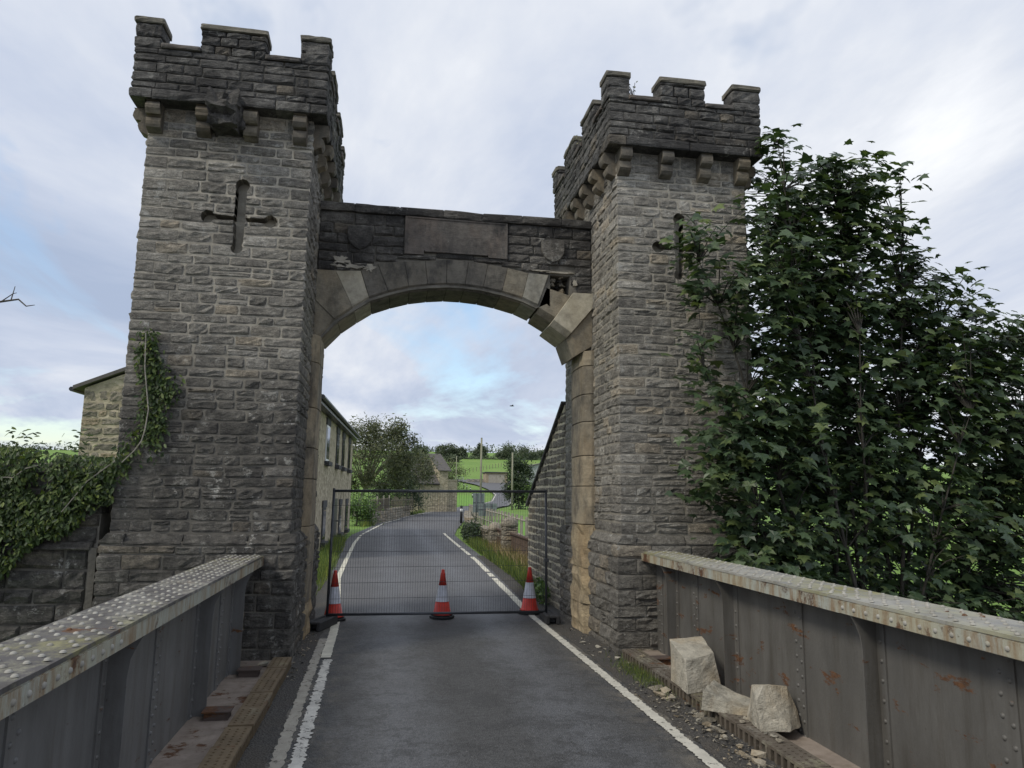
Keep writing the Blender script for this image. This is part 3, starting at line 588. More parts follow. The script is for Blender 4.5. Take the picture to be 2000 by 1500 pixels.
def tower(label, x0, x1, y0, y1, seed, body, mer_front, mer_side, corb_front, cross, outs):
    R = random.Random(seed)
    T = thing('stone_gate_tower', label, 'tower', ((x0 + x1) / 2, (y0 + y1) / 2, -3), 'twin towers of the gateway')
    items = []
    ring(items, x0 - .08, x1 + .08, y0 - .08, y1 + .08, courses(-3, 1.36, R, .14, .23), R, body, 0.022, 0.26, 0.66)
    ring(items, x0 - .08, x1 + .08, y0 - .08, y1 + .08, [(1.36, 1.50)], R, body, 0.012, 0.4, 0.8, top_in=0.085)
    ring(items, x0, x1, y0, y1, courses(1.50, 6.90, R, .105, .165), R, body)
    px0, px1, py0, py1 = x0 - outs, x1 + outs, y0 - .22, y1 + .2
    dark = M['stone_dark']
    ring(items, px0 - .015, px1 + .015, py0 - .015, py1 + .015, [(6.90, 7.04)], R, dark, 0.012, 0.5, 1.0, 0.34)
    cs = courses(7.04, 7.60, R, .095, .14)
    ring(items, px0, px1, py0, py1, cs, R, dark, 0.014, 0.2, 0.5, 0.3)
    # merlons: coursed blocks and capping stones
    def merlon(u0, u1, fr, thick, side):
        for z0, z1 in courses(7.60, 7.93, R, .11, .17):
            sg = fill(u0, u1, R, 0.16, 0.4)
            for i, (a, b) in enumerate(sg):
                v, f, c, n, ar = stone_geo(fr, a, b, z0, z1, thick, R, i == 0, i == len(sg) - 1, 0.02, 0.014)
                items.append([v, f, dark, score(c, n, ar)])
        v, f, c, n, ar = stone_geo((tuple(np.array(fr[0]) + np.array(fr[2]) * .02), fr[1], fr[2]), u0 - .015, u1 + .015, 7.93, 8.01, thick + .04, R, True, True, 0.012, 0.004)
        items.append([v, f, M['cap'], score(c, n, ar) * 2])
    FR = frames(px0, px1, py0, py1)
    ffront, fright, fback, fleft = [q[0] for q in FR]
    for a, b in mer_front:
        merlon(a - px0, b - px0, ffront, 0.3, 0)
        merlon(px1 - b, px1 - a, fback, 0.3, 0)
    for a, b in mer_side:
        merlon(a - py0, b - py0, fright, 0.3, 1); merlon(py1 - b, py1 - a, fleft, 0.3, 1)
    # crenel sills
    def sills(mers, lo, hi, fr, inv):
        mers = sorted(mers)
        for (a0, a1), (b0, b1) in zip(mers[:-1], mers[1:]):
            u0, u1 = (a1 - lo, b0 - lo) if not inv else (hi - b0, hi - a1)
            v, f, c, n, ar = stone_geo((tuple(np.array(fr[0]) + np.array(fr[2]) * .03), fr[1], fr[2]), u0, u1, 7.60, 7.665, 0.34, R, False, False, 0.008, 0.004)
            items.append([v, f, M['panel'], score(c, n, ar) * 2])
    sills(mer_front, px0, px1, ffront, False); sills(mer_front, px0, px1, fback, True)
    sills(mer_side, py0, py1, fright, False); sills(mer_side, py0, py1, fleft, True)
    # core, pierced by the cross loop
    core = MB().box(x0 + .007, x1 - .007, y0 + .007, y1 - .007, -3, 6.95)
    core_me = mesh(core.v, core.f, body if not callable(body) else M['mortar'], name='mortar_core'); core_me.materials.clear(); core_me.materials.append(M['mortar'])
    def cutter(depth):
        b = MB().prism(cross, y0 - .2, y0 + depth, lambda u, z, q: (u, q, z)); me = mesh(b.v, b.f, M['mortar'])
        bm = bmesh.new(); bm.from_mesh(me); bmesh.ops.recalc_face_normals(bm, faces=bm.faces); bm.to_mesh(me); bm.free(); return me
    core_me = boolean_cut(core_me, cutter(0.17)); link('mortar_core', core_me, T)
    MB().box(x0 - .064, x1 + .064, y0 - .064, y1 + .064, -3, 1.40).build('plinth_core', M['mortar_dark'], T)
    # hollow parapet backing (four walls behind the facing)
    pb = MB(); i_ = 0.025
    pb.box(px0 + i_, px1 - i_, py0 + i_, py0 + .28, 6.93, 7.60); pb.box(px0 + i_, px1 - i_, py1 - .28, py1 - i_, 6.93, 7.60)
    pb.box(px0 + i_, px0 + .28, py0 + .281, py1 - .281, 6.93, 7.60); pb.box(px1 - .28, px1 - i_, py0 + .281, py1 - .281, 6.93, 7.60)
    pb.box(px0 + .05, px1 - .05, py0 + .05, py1 - .05, 6.953, 7.05)
    pb.build('parapet_core', M['mortar_dark'], T)
    xs_ = [p[0] for p in cross]; zs_ = [p[1] for p in cross]; extra = []
    for it in items:
        cx = np.mean([p[0] for p in it[0]]); cy = np.mean([p[1] for p in it[0]]); cz = np.mean([p[2] for p in it[0]])
        if cy < y0 + .3 and 4.7 < cz < 6.3 and min(xs_) - .45 < cx < max(xs_) + .45:
            me = boolean_cut(mesh(it[0], it[1], it[2]), cutter(0.5))
            if len(me.polygons) == 0: it[1] = []; continue
            vs_ = [tuple(v.co) for v in me.vertices]; fs_ = [tuple(p.vertices) for p in me.polygons]
            root = list(range(len(vs_)))
            def find(i):
                while root[i] != i: root[i] = root[root[i]]; i = root[i]
                return i
            for q in fs_:
                for i in q[1:]: root[find(i)] = find(q[0])
            isl = {}
            for q in fs_: isl.setdefault(find(q[0]), []).append(q)
            for k, fl in enumerate(isl.values()):
                used = sorted({i for q in fl for i in q}); mp = {i: j for j, i in enumerate(used)}
                nv, nf_ = [vs_[i] for i in used], [tuple(mp[i] for i in q) for q in fl]
                if k == 0: it[0], it[1] = nv, nf_
                else: extra.append([nv, nf_, it[2], it[3] * .5])
    pieces('stone', [tuple(i) for i in items + extra if i[1]], T, 300, 'stone_remainder')
    bf = [q[0] for q in frames(x0, x1, y0, y1)]
    for u in corb_front: corbel(bf[0], u - x0, 6.895, T, M['corbel'])
    for y in np.linspace(y0 + .13, y1 - .13, 6):
        corbel(bf[1], y - y0, 6.895, T, M['corbel']); corbel(bf[3], y1 - y, 6.895, T, M['corbel'])
    return T

def left_body(c, R): return M['stone']
TL = tower('square battlemented tower with creeper climbing one edge and a beast head spout', -3.2, -1.14, 9.3, 12.3, 11, M['stone'],
           [(-3.38, -3.06), (-2.58, -1.78), (-1.33, -0.98)], [(9.08, 9.42), (9.85, 10.55), (11.0, 11.7), (12.15, 12.5)],
           [-3.10, -2.50, -1.92, -1.30], cross_poly(-2.0, 5.47, -2.39, -1.62, 5.93, 5.08), 0.17)
TR = tower('square battlemented tower half screened by the leafy sycamore', 3.08, 5.05, 9.3, 12.3, 23, M['stone_right'],
           [(2.88, 3.2), (3.68, 4.36), (4.80, 5.22)], [(9.08, 9.42), (9.85, 10.55), (11.0, 11.7), (12.15, 12.5)],
           [3.17, 3.79, 4.38, 4.96], cross_poly(4.0, 5.5, 3.68, 4.32, 5.95, 5.12), 0.17)
# weathered beast head under the parapet
bm = bmesh.new(); bmesh.ops.create_cube(bm, size=1.0); bmesh.ops.subdivide_edges(bm, edges=list(bm.edges), cuts=5, use_grid_fill=True)
for v_ in bm.verts:
    x, y, z = v_.co; t_ = (z + .5)
    px = x * (0.34 + 0.10 * t_); py = y * 0.62; pz = z * 0.36
    if y < -0.1: pz += -0.05 * (abs(y)); px *= 0.92
    if y < -0.2 and z < -0.1: py += 0.20 * (-z); pz += 0.02
    if y < -.35 and abs(z + .12) < .1 and abs(x) < .35: py += 0.08
    if z > .3 and abs(x) > .25: pz += 0.07
    if z > .2 and abs(abs(x) - .22) < .1 and y < -.3: py += 0.05
    nz = mnoise.noise_vector(Vector((x * 4, y * 4, z * 4 + 3))) * 0.06
    v_.co = Vector((px - 2.21, py + 9.13, pz + 6.77)) + nz
me = bpy.data.meshes.new('beast_head'); bm.to_mesh(me); bm.free(); me.materials.append(M['stone_black']); link('beast_head', me, TL)
MB().box(-2.43, -1.98, 9.1, 9.34, 6.62, 6.88).build('head_block', M['stone_black'], TL, bevel=0.03)

# ------------------------------------------------------------------ arch between the towers
AX0, AX1, AY0, AY1 = -1.14, 3.08, 10.6, 11.4
A = thing('stone_arch', 'damaged segmental stone arch with blank panel and two shields between the towers', 'arch', (0.97, 11.0, 4.2))
# joints: intrados point, extrados point
J = [((-1.03, 4.22), (-1.14, 4.28)), ((-0.80, 4.48), (-1.14, 4.80)), ((-0.57, 4.66), (-0.87, 5.27)), ((-0.34, 4.82), (-0.50, 5.29)), ((-0.06, 4.93), (-0.26, 5.42)), ((0.23, 5.02), (0.14, 5.48)),
     ((0.51, 5.07), (0.45, 5.51)), ((0.79, 5.10), (0.78, 5.55)), ((1.06, 5.10), (1.12, 5.55)), ((1.34, 5.08), (1.42, 5.52)), ((1.63, 5.03), (1.73, 5.48)), ((1.95, 4.95), (2.06, 5.42)), ((2.19, 4.85), (2.38, 5.41))]
J2 = [((2.40, 4.61), (2.76, 5.13)), ((2.68, 4.42), (3.08, 4.90)), ((2.79, 4.12), (3.08, 4.30))]
MATS = ['arch_side', 'arch_side', 'pale_ashlar', 'arch_ashlar', 'arch_ashlar', 'arch_ashlar', 'arch_ashlar', 'arch_ashlar', 'arch_ashlar', 'arch_ashlar', 'arch_side', 'grey_ashlar']
def voussoir(pa, pb, mat, extra=None, yoff=0.0, gap=0.0025, drop=(0, 0), parent=A, rot=0.0):
    (a, A_), (b, B_) = pa, pb
    a, A_, b, B_ = [np.array(p, float) for p in (a, A_, b, B_)]
    top = [A_] + ([np.array(e, float) for e in extra] if extra else []) + [B_]
    def sh(p, q, g): d = q - p; l = np.linalg.norm(d); return p + d * min(.45, g / l)
    a2, b2 = sh(a, b, gap), sh(b, a, gap); top[0] = sh(top[0], top[-1], gap); top[-1] = sh(top[-1], top[0], gap)
    ch = 0.085
    af = sh(a2, top[0], ch); bf_ = sh(b2, top[-1], ch)
    ctr = np.mean([a2, b2] + top, axis=0); cr, srn = math.cos(rot), math.sin(rot)
    def place(p): q = p - ctr; return ctr + np.array([q[0] * cr - q[1] * srn, q[0] * srn + q[1] * cr]) + np.array(drop)
    front = [place(p) for p in [af, bf_] + top[::-1]]; soff = [place(a2), place(b2)]
    y0, y1 = AY0 + yoff, AY1 - 0.002
    v = [(p[0], y0, p[1]) for p in front]; nfr = len(v)
    v += [(soff[0][0], y0 + .1, soff[0][1]), (soff[1][0], y0 + .1, soff[1][1])]
    v += [(soff[0][0], y1, soff[0][1]), (soff[1][0], y1, soff[1][1])] + [(p[0], y1, p[1]) for p in front[2:]]
    nb = nfr + 2
    f = [tuple(range(nfr)), (0, nfr, nfr + 1, 1), (nfr, nb, nb + 1, nfr + 1), tuple([nb, *range(len(v) - 1, nb + 1, -1), nb + 1])]
    f.append((1, nfr + 1, nb + 1, nb + 2, 2)); f.append((0, nfr - 1, len(v) - 1, nb, nfr))
    for i in range(2, nfr - 1): f.append((i, nb + i, nb + i + 1, i + 1))
    me = mesh(v, f, M[mat], name='voussoir'); bm = bmesh.new(); bm.from_mesh(me); bmesh.ops.recalc_face_normals(bm, faces=bm.faces)
    bmesh.ops.bevel(bm, geom=list(bm.edges), offset=0.004, segments=1, affect='EDGES', clamp_overlap=True)
    bm.to_mesh(me); bm.free(); return link('voussoir', me, parent)
for i in range(len(J) - 1):
    ex = None
    if i == 1: ex = [(-1.14, 5.27)]
    voussoir(J[i], J[i + 1], MATS[i], ex, random.Random(i).uniform(-.008, .006))
o = voussoir(((2.20, 4.845), (2.36, 5.24)), ((2.47, 4.68), (2.74, 5.12)), 'arch_side', None, 0.03, drop=(0.0, -0.025), rot=0.03); o.name = 'slipped_voussoir'; o['label'] = 'slipped buff arch stone below the hole'
voussoir(J2[0], J2[1], 'pale_ashlar', [(3.08, 5.13)], -0.07)
voussoir(J2[1], J2[2], 'arch_side', None, -0.02)
# spandrel facing, coping
R = random.Random(5); items = []
fr = ((AX0, AY0), (1, 0), (0, -1))
def ext_z(x):
    if x < 2.38: return float(np.interp(x, [j[1][0] for j in J][1:], [j[1][1] for j in J][1:]))
    return 5.13
def in_panel(x, z): return 0.12 < x < 1.73 and 5.585 < z < 6.22
hole = (2.40, 2.74, 5.10, 5.43)
for z0, z1 in [(5.12, 5.28), (5.28, 5.42), (5.42, 5.57), (5.57, 5.70), (5.70, 5.86), (5.86, 6.02), (6.02, 6.2)]:
    edges = [(AX0, AX1)] if z0 < 5.56 else [(AX0, 0.13), (1.72, AX1)]
    if z0 == 5.57: pass
    for e0, e1 in edges:
        for a, b in fill(e0, e1, R, 0.2, 0.55):
            xm = (a + b) / 2; lo_ = max(ext_z(a + .01), ext_z(b - .01))
            zz0 = max(z0, min(lo_, 5.56))
            if z1 - zz0 < 0.035: continue
            a1, b1 = a, b
            if zz0 < hole[3] and b > hole[0] and a < hole[1] and z1 > hole[2]:
                if a < hole[0] - .08: b1 = hole[0]
                elif b > hole[1] + .08: a1 = hole[1]
                else: continue
            v, f, c, n, ar = stone_geo(fr, a1 - AX0, b1 - AX0, zz0, z1, 0.2, R, False, False, 0.02, 0.014)
            items.append((v, f, M['stone_black'], score(c, n, ar)))
for x0_, x1_, z0_, z1_ in [(0.13, 0.62, 5.53, 5.60), (0.62, 1.2, 5.57, 5.66), (1.2, 1.72, 5.53, 5.61)]:
    v, f, c, n, ar = stone_geo(fr, x0_ - AX0, x1_ - AX0, z0_, z1_, 0.2, R, False, False, 0.01, 0.012); items.append((v, f, M['stone_black'], score(c, n, ar)))
pieces('stone', items, A, 300)
for a, b in fill(AX0, AX1, R, 0.45, 0.75):
    v, f, c, n, ar = stone_geo(((AX0, AY0 - .05), (1, 0), (0, -1)), a - AX0, b - AX0, 6.2, 6.325, 0.9, R, True, True, 0.010, 0.004)
    link('coping_stone', mesh(v, f, M['stone_black'], name='coping_stone'), A)
ci = MB()
poly = [(AX0, 4.25)] + [(j[0][0], j[0][1] + .02) for j in J] + [(2.36, 4.95), (2.6, 4.75), (2.8, 4.3), (AX1, 4.25), (AX1, 6.285), (AX0, 6.285)]
ci.prism(poly, AY0 + .03, AY1 - .03, lambda u, z, q: (u, q, z)); me = mesh(ci.v, ci.f, M['mortar_dark'])
bm = bmesh.new(); bm.from_mesh(me); bmesh.ops.recalc_face_normals(bm, faces=bm.faces); bm.to_mesh(me); bm.free()
cb = MB().box(2.41, 2.73, AY0 - .1, AY0 + .45, 4.6, 5.42)
cme = boolean_cut(me, mesh(cb.v, cb.f, M['void'])); link('arch_core', cme, A)
RR = random.Random(19)
for k in range(13):
    x = RR.uniform(2.44, 2.72); z = RR.uniform(4.98, 5.42); y = AY0 + RR.uniform(.10, .34); s_ = RR.uniform(.035, .075)
    bm = bmesh.new(); pv = [bm.verts.new((x + s_ * RR.uniform(-1, 1), y + s_ * RR.uniform(-1, 1), z + s_ * .7 * RR.uniform(-1, 1))) for _ in range(12)]
    bmesh.ops.convex_hull(bm, input=pv); bmesh.ops.delete(bm, geom=[q for q in bm.verts if not q.link_faces], context='VERTS')
    me = bpy.data.meshes.new('rubble'); bm.to_mesh(me); bm.free(); me.materials.append(RR.choice([M['stone_buff'], M['stone_black'], M['void'], M['mortar']])); link('rubble', me, A)
# back face of the arch wall is faced too
bi = []
for z0, z1 in courses(5.2, 6.2, R, .14, .19):
    for a, b in fill(0, AX1 - AX0, R, .25, .55):
        v, f, c, n, ar = stone_geo(((AX1, AY1 - .03), (-1, 0), (0, 1)), a, b, z0, z1, .15, R); bi.append((v, f, M['stone_black']))
joined('back_facing', bi, A)
# blank inscription panel with its notched foot
pp = [(0.16, 6.2), (0.16, 5.60), (0.43, 5.60), (0.43, 5.67), (1.42, 5.67), (1.42, 5.62), (1.69, 5.62), (1.69, 6.2)]
MB().prism(pp, AY0 - .02, AY0 + .2, lambda u, z, q: (u, q, z)).build('inscription_panel', M['panel'], A)
fm = MB().box(.13, .165, AY0 - .032, AY0 + .1, 5.59, 6.197).box(1.685, 1.72, AY0 - .032, AY0 + .1, 5.61, 6.197).box(.166, 1.684, AY0 - .032, AY0 + .1, 6.165, 6.197).box(.44, 1.41, AY0 - .032, AY0 + .1, 5.645, 5.668)
fm.build('panel_frame', M['panel'], A, bevel=0.006)
for cx in (-0.535, 2.445):
    sp_ = [(-.19, .17), (-.16, .19), (.16, .19), (.19, .17), (.18, -.02), (.11, -.12), (0, -.18), (-.11, -.12), (-.18, -.02)]
    MB().prism([(cx + p, 5.78 + q) for p, q in sp_], AY0 - .05, AY0 + .05, lambda u, z, q: (u, q, z)).build('shield', M['stone_black'], A, bevel=0.012)
# pale mortar smears where stones were reset
def smear(cx, cz, w, h, seed, n=14):
    R_ = random.Random(seed); P_ = []
    for k in range(n):
        a = 2 * math.pi * k / n; r = R_.uniform(.5, 1.12); P_.append((cx + w * r * math.cos(a), cz + h * r * math.sin(a)))
    MB().prism(P_, AY0 - .016, AY0 + .03, lambda u, z, q: (u, q, z)).build('mortar_patch', M['mortar'], A)
smear(-0.70, 5.355, .34, .05, 1, 44); smear(-.80, 5.42, .13, .09, 2, 40); smear(-.38, 5.345, .12, .06, 12, 36); smear(2.3, 5.47, .2, .02, 4); smear(2.52, 5.46, .28, .018, 6); smear(2.8, 5.30, .05, .07, 7)
# jamb shafts: canted stones stacked under the arch
def jamb(prof, z0, zt, mats, seed, eroded_to=0.0):
    R_ = random.Random(seed); z = z0
    while z < zt - .05:
        h = R_.uniform(.42, .66); z1 = min(zt, z + h)
        if zt - z1 < .2: z1 = zt
        er = z < eroded_to
        bm = bmesh.new(); n = len(prof); rows = 5 if er else 2; vs_ = []
        for j in range(rows):
            zz_ = z + .004 + (z1 - z - .008) * j / (rows - 1); row = []
            for (x, y) in prof:
                jx = R_.uniform(-.03, .03) if er else R_.uniform(-.006, .006)
                row.append(bm.verts.new((x + jx * (1 if abs(x - prof[0][0]) > .02 else 0), y + (R_.uniform(-.02, .02) if er else 0), zz_ + (R_.uniform(-.015, .015) if er and 0 < j < rows - 1 else 0))))
            vs_.append(row)
        for j in range(rows - 1):
            for i in range(n): bm.faces.new((vs_[j][i], vs_[j][(i + 1) % n], vs_[j + 1][(i + 1) % n], vs_[j + 1][i]))
        bm.faces.new(vs_[0][::-1]); bm.faces.new(vs_[-1]); bmesh.ops.recalc_face_normals(bm, faces=bm.faces)
        if not er: bmesh.ops.bevel(bm, geom=list(bm.edges), offset=.008, segments=1, affect='EDGES', clamp_overlap=True)
        me = bpy.data.meshes.new('jamb_stone'); bm.to_mesh(me); bm.free(); me.materials.append(M[mats[0] if er else mats[1]]); link('jamb_stone', me, A); z = z1
jamb([(3.09, 10.50), (3.035, 10.50), (2.93, 10.585), (2.905, 10.70), (2.905, 11.1), (2.95, 11.38), (3.09, 11.38)], -.05, 4.22, ('jamb_gold', 'jamb'), 4, 1.3)
jamb([(-1.15, 10.44), (-1.10, 10.46), (-1.03, 10.58), (-1.02, 10.78), (-1.02, 11.1), (-1.06, 11.38), (-1.15, 11.38)], -.05, 4.26, ('jamb_gold', 'jamb'), 9, .35)

# ------------------------------------------------------------------ walls
def coursed_wall(T, fr, ln, z0, z1, depth, R, mat, lo=.15, hi=.21, slo=.25, shi=.6, top=None, rough=.024, limit=300, gap=.016, end_l=False, end_r=False):
    items = []
    for c0, c1 in courses(z0, z1, R, lo, hi):
        sg = fill(0, ln, R, slo, shi)
        for i, (a, b) in enumerate(sg):
            if top is not None:
                b = min(b, top((c0 + c1) / 2))
                if b - a < .07: continue
            v, f, c, n, ar = stone_geo(fr, a, b, c0, c1, depth, R, end_l and i == 0, end_r and i == len(sg) - 1, rough, gap)
            items.append((v, f, mat, score(c, n, ar)))
    pieces('stone', items, T, limit); return T
R = random.Random(31)
# raking wing wall behind the tower by the lane
T = thing('wing_wall', 'raking stone wing wall with pale pointing behind the sycamore side tower', 'wall', (3.4, 14, 0))
top = lambda z: 3.3 if z < 1.75 else max(.1, 3.3 * (3.62 - z) / (3.62 - 1.75))
coursed_wall(T, ((3.08, 15.65), (0, -1), (-1, 0)), 3.3, -.3, 3.55, .2, R, M['stone_right'], .12, .17, .2, .42, None, .02, 300, .034) if False else None
items = []
for c0, c1 in courses(-.3, 3.5, R, .12, .165):
    for a, b in fill(0, 3.27, R, .2, .42):
        b2 = min(b, top((c0 + c1) / 2))
        if b2 - a < .06: continue
        fr = ((3.08, 12.38), (0, 1), (-1, 0))
        v, f, c, n, ar = stone_geo(fr, a, b2, c0, c1, .2, R, False, b2 < b, .016, .034)
        items.append((v, f, M['stone_wing'], score(c, n, ar)))
pieces('stone', items, T, 300)
wp = [(12.4, -.3), (15.64, -.3), (15.64, 1.74), (12.4, 3.6)]
MB().prism(wp, 3.088, 3.55, lambda u, z, q: (q, u, z)).build('mortar_core', M['mortar_pale'], T)
d_ = Vector((0, 15.75 - 12.4, 1.72 - 3.62)).normalized()
for a, b in fill(0, 3.8, R, .45, .7):
    p = Vector((0, 12.4, 3.62)) + d_ * a; q = Vector((0, 12.4, 3.62)) + d_ * (b - .01); up = Vector((0, -d_.z, d_.y)) * .06
    MB().add([(x, *(w_)) for x in (3.03, 3.6) for w_ in ((p.y, p.z), (q.y, q.z), (q.y + up.y, q.z + up.z), (p.y + up.y, p.z + up.z))],
             [(0, 1, 2, 3), (7, 6, 5, 4), (0, 4, 5, 1), (1, 5, 6, 2), (2, 6, 7, 3), (3, 7, 4, 0)]).build('coping_stone', M['stone_dark'], T, bevel=.008)
# roadside retaining wall by the creeper
T = thing('boundary_wall', 'rough stone boundary wall beneath the creeper mass', 'wall', (-5, 9.5, -2.5))
fr = ((-9.0, 9.42), (1, 0), (0, -1)); items = []
for c0, c1 in courses(-2.6, 1.30, R, .17, .30):
    for a, b in fill(0, 5.56, R, .3, .75):
        v, f, c, n, ar = stone_geo(fr, a, b, c0, c1, .25, R, False, False, .034, .03); items.append((v, f, M['stone'], score(c, n, ar)))
for c0, c1 in courses(1.36, 2.3, R, .13, .2):
    for a, b in fill(0, 5.62 + .1 * (c0 - 1.3), R, .25, .6):
        v, f, c, n, ar = stone_geo(fr, a, b, c0, c1, .25, R, False, False, .03, .024); items.append((v, f, M['stone'], score(c, n, ar)))
for a, b in fill(0, 5.6, R, .4, .8):
    v, f, c, n, ar = stone_geo(((-9.0, 9.36), (1, 0), (0, -1)), a, b, 1.28, 1.385, .25, R, False, False, .02, .012, .05); items.append((v, f, M['stone_dark'], score(c, n, ar)))
pieces('stone', items, T, 300)
MB().box(-9, -3.36, 9.45, 9.95, -2.6, 2.3).build('wall_core', M['mortar_dark'], T)
jb = MB(); R2 = random.Random(2)
for k in range(12): z = -.6 + k * .16; jb.box(-3.42 + R2.uniform(-.012, .012), -3.34, 9.37, 9.46, z, z + .159)
jb.build('mortar_joint', M['mortar'], T)
# ------------------------------------------------------------------ plate girders
rv = []; rf = []
for j, (r, z) in enumerate([(1.0, 0.0), (.82, .42), (.42, .68)]):
    rv += [(r * math.cos(2 * math.pi * k / 8), r * math.sin(2 * math.pi * k / 8), z) for k in range(8)]
    if j: rf += [((j - 1) * 8 + k, (j - 1) * 8 + (k + 1) % 8, j * 8 + (k + 1) % 8, j * 8 + k) for k in range(8)]
rf.append(tuple(16 + k for k in range(8)))
def rivet_mesh(mat): return mesh([(x * .0165, y * .0165, z * .0155) for x, y, z in rv], rf, mat, smooth=True, name='rivet')
def girder(label, X, d, mat, fl_mat, ztop, yend, seed):
    """X web face, d direction to the road"""
    R = random.Random(seed)
    G = thing('plate_girder', label, 'girder', (X, 2, -.6), 'riveted girders along the bridge')
    Y0 = -6.0
    def bx(xa, xb, *r): return (min(xa, xb), max(xa, xb), *r)
    MB().box(*bx(X - d * .02, X, Y0, yend, -.6, ztop - .1)).build('web_plate', mat, G)
    # flange: stacked plates with a slightly buckled lip
    inn, outr = X + d * .20, X - d * .22
    MB().box(*bx(inn - d * .012, outr, Y0, yend, ztop - .115, ztop - .03)).build('flange_plate', mat, G)
    ys_ = np.arange(Y0, yend + .001, .12); v = []; f = []
    for k, y in enumerate(ys_):
        lip = .010 * mnoise.noise(Vector((y * 2.1, seed, 0))) + .006 * mnoise.noise(Vector((y * 7, seed, 3)))
        for (x, z) in ((inn + d * (.008 + lip), ztop - .026 + lip * .8), (inn + d * (.008 + lip), ztop - .004 + lip), (inn - d * .10, ztop), (outr, ztop), (outr, ztop - .026)): v.append((x, y, z))
        if k: f += [((k - 1) * 5 + i, (k - 1) * 5 + (i + 1) % 5, k * 5 + (i + 1) % 5, k * 5 + i) for i in range(5)]
    f += [(4, 3, 2, 1, 0), tuple(len(v) - 5 + i for i in range(5))]
    me = mesh(v, f, fl_mat); bm = bmesh.new(); bm.from_mesh(me); bmesh.ops.recalc_face_normals(bm, faces=bm.faces); bm.to_mesh(me); bm.free(); link('top_plate', me, G)
    MB().box(*bx(inn - d * .013, inn + d * .003, Y0, yend, ztop - .125, ztop - .027)).build('fascia', M['fascia'], G)
    MB().box(*bx(inn - d * .001, inn + d * .012, Y0, 4.55 if d > 0 else 5.0, ztop - .12, ztop - .035)).build('cover_strip', M['fascia'], G)
    rp = []; rn = []; rm2 = []; rn2 = []
    def riv(p, n, lst, nl): lst.append(Matrix.Translation(p) @ Vector(n).to_track_quat('Z', 'Y').to_matrix().to_4x4()); nl.append(n)
    for i, xo in enumerate((-.17, -.105, -.035, .045, .11, .17)):
        for y in np.arange(.8 + .061 * (i % 3), yend - .05, .15):
            if R.random() < .97: riv((X + d * (xo + R.uniform(-.005, .005)), y + R.uniform(-.012, .012), ztop + .001), (0, 0, 1), rp, rn)
    for y in np.arange(2.6, 4.5 if d > 0 else 4.95, .13): riv((inn + d * .012, y, ztop - .078), (d, 0, 0), rp, rn)
    # stiffeners
    for y in [0.4, 2.65, 4.86, 7.05, 8.55]:
        w = .125; pr = [(0, -.05), (w, -.05), (w, ztop - .36), (w + .012, ztop - .26), (w + .045, ztop - .18), (w + .075, ztop - .127), (0, ztop - .127)]
        MB().prism(pr, y, y + .014, lambda p, z, q: (X + d * p, q, z)).build('stiffener_plate', mat, G)
        MB().box(*bx(X, X + d * .013, y - .085, y - .002, -.05, ztop - .127)).build('stiffener_angle', mat, G)
        for z in np.arange(.05, ztop - .2, .135): riv((X + d * .013, y - .045, z), (d, 0, 0), rm2, rn2)
    for y in [1.5, 3.76, 5.88, 7.98, yend - .16]:
        MB().box(*bx(X, X + d * .012, y - .07, y + .07, -.05, ztop - .128)).build('splice_strip', mat, G)
        for k, z in enumerate(np.arange(.03, ztop - .18, .12)):
            riv((X + d * .012, y - .035, z), (d, 0, 0), rm2, rn2); riv((X + d * .012, y + .035, z + .035), (d, 0, 0), rm2, rn2)
    shared_pieces('rivet', rivet_mesh(M['rivet_pale']), rp, G, 180, 'flange_rivet_remainder', rn)
    shared_pieces('rivet', rivet_mesh(mat), rm2, G, 110, 'web_rivet_remainder', rn2)
    MB().box(*bx(X + d * .001, X + d * .41, Y0, yend, -.05, .035)).build('bottom_flange', M['plate_pink'], G)
    for y in (4.6, 6.95, 8.45):
        b = MB().box(*bx(X + d * .14, X + d * .34, y - .04, y + .10, .036, .10)).box(*bx(X + d * .12, X + d * .36, y - .06, y + .12, .101, .113)); b.build('bracket', M['plate_rust'], G)
    return G
girder('grey riveted steel girder with mossy yellow top flange', -1.62, 1, M['steel'], M['flange'], 1.25, 9.21, 1)
girder('brown grey riveted steel girder below the sycamore', 3.535, -1, M['steel_right'], M['flange_right'], 1.29, 9.21, 2)

# cast iron drainage kerbs
def kerb(label, xa, xb, d, mat, y1, pitch_, rib, seed):
    """xa back edge, xb road edge"""
    R = random.Random(seed); K = thing('drain_kerb', label, 'kerb', ((xa + xb) / 2, 4, 0))
    L = .5; w = abs(xb - xa)
    b = MB(); b.box(-w / 2, w / 2, 0, L - .008, .088, .11); b.box(-w / 2, w / 2 - .13, 0, L - .008, 0, .087)
    n = int((L - .02) / pitch_)
    for k in range(n + 1):
        y = .004 + k * (L - .016 - rib) / n; b.box(w / 2 - .1295, w / 2 - .002, y, y + rib, 0, .0875)
    for k in range(7):
        for xo in (-.3, 0.0, .3): b.box(w * xo - .006, w * xo + .012, .05 + k * .06, .065 + k * .06, .1105, .116)
    me = mesh(b.v, b.f, mat, name='kerb_unit')
    y = -1.0; k = 0
    while y < y1 - .2:
        Mx = Matrix.Translation(((xa + xb) / 2 + R.uniform(-.006, .006), y, R.uniform(-.012, .006))) @ Matrix.Rotation(R.uniform(-.01, .01), 4, 'Z')
        if d < 0: Mx = Mx @ Matrix.Translation((0, L - .008, 0)) @ Matrix.Rotation(math.pi, 4, 'Z')
        link('kerb_unit', me, K, Mx); y += L
    return K
kerb('slotted brown iron drain kerb beside the mossy girder', -1.205, -1.0, 1, M['kerb_iron'], 8.95, .068, .02, 1)
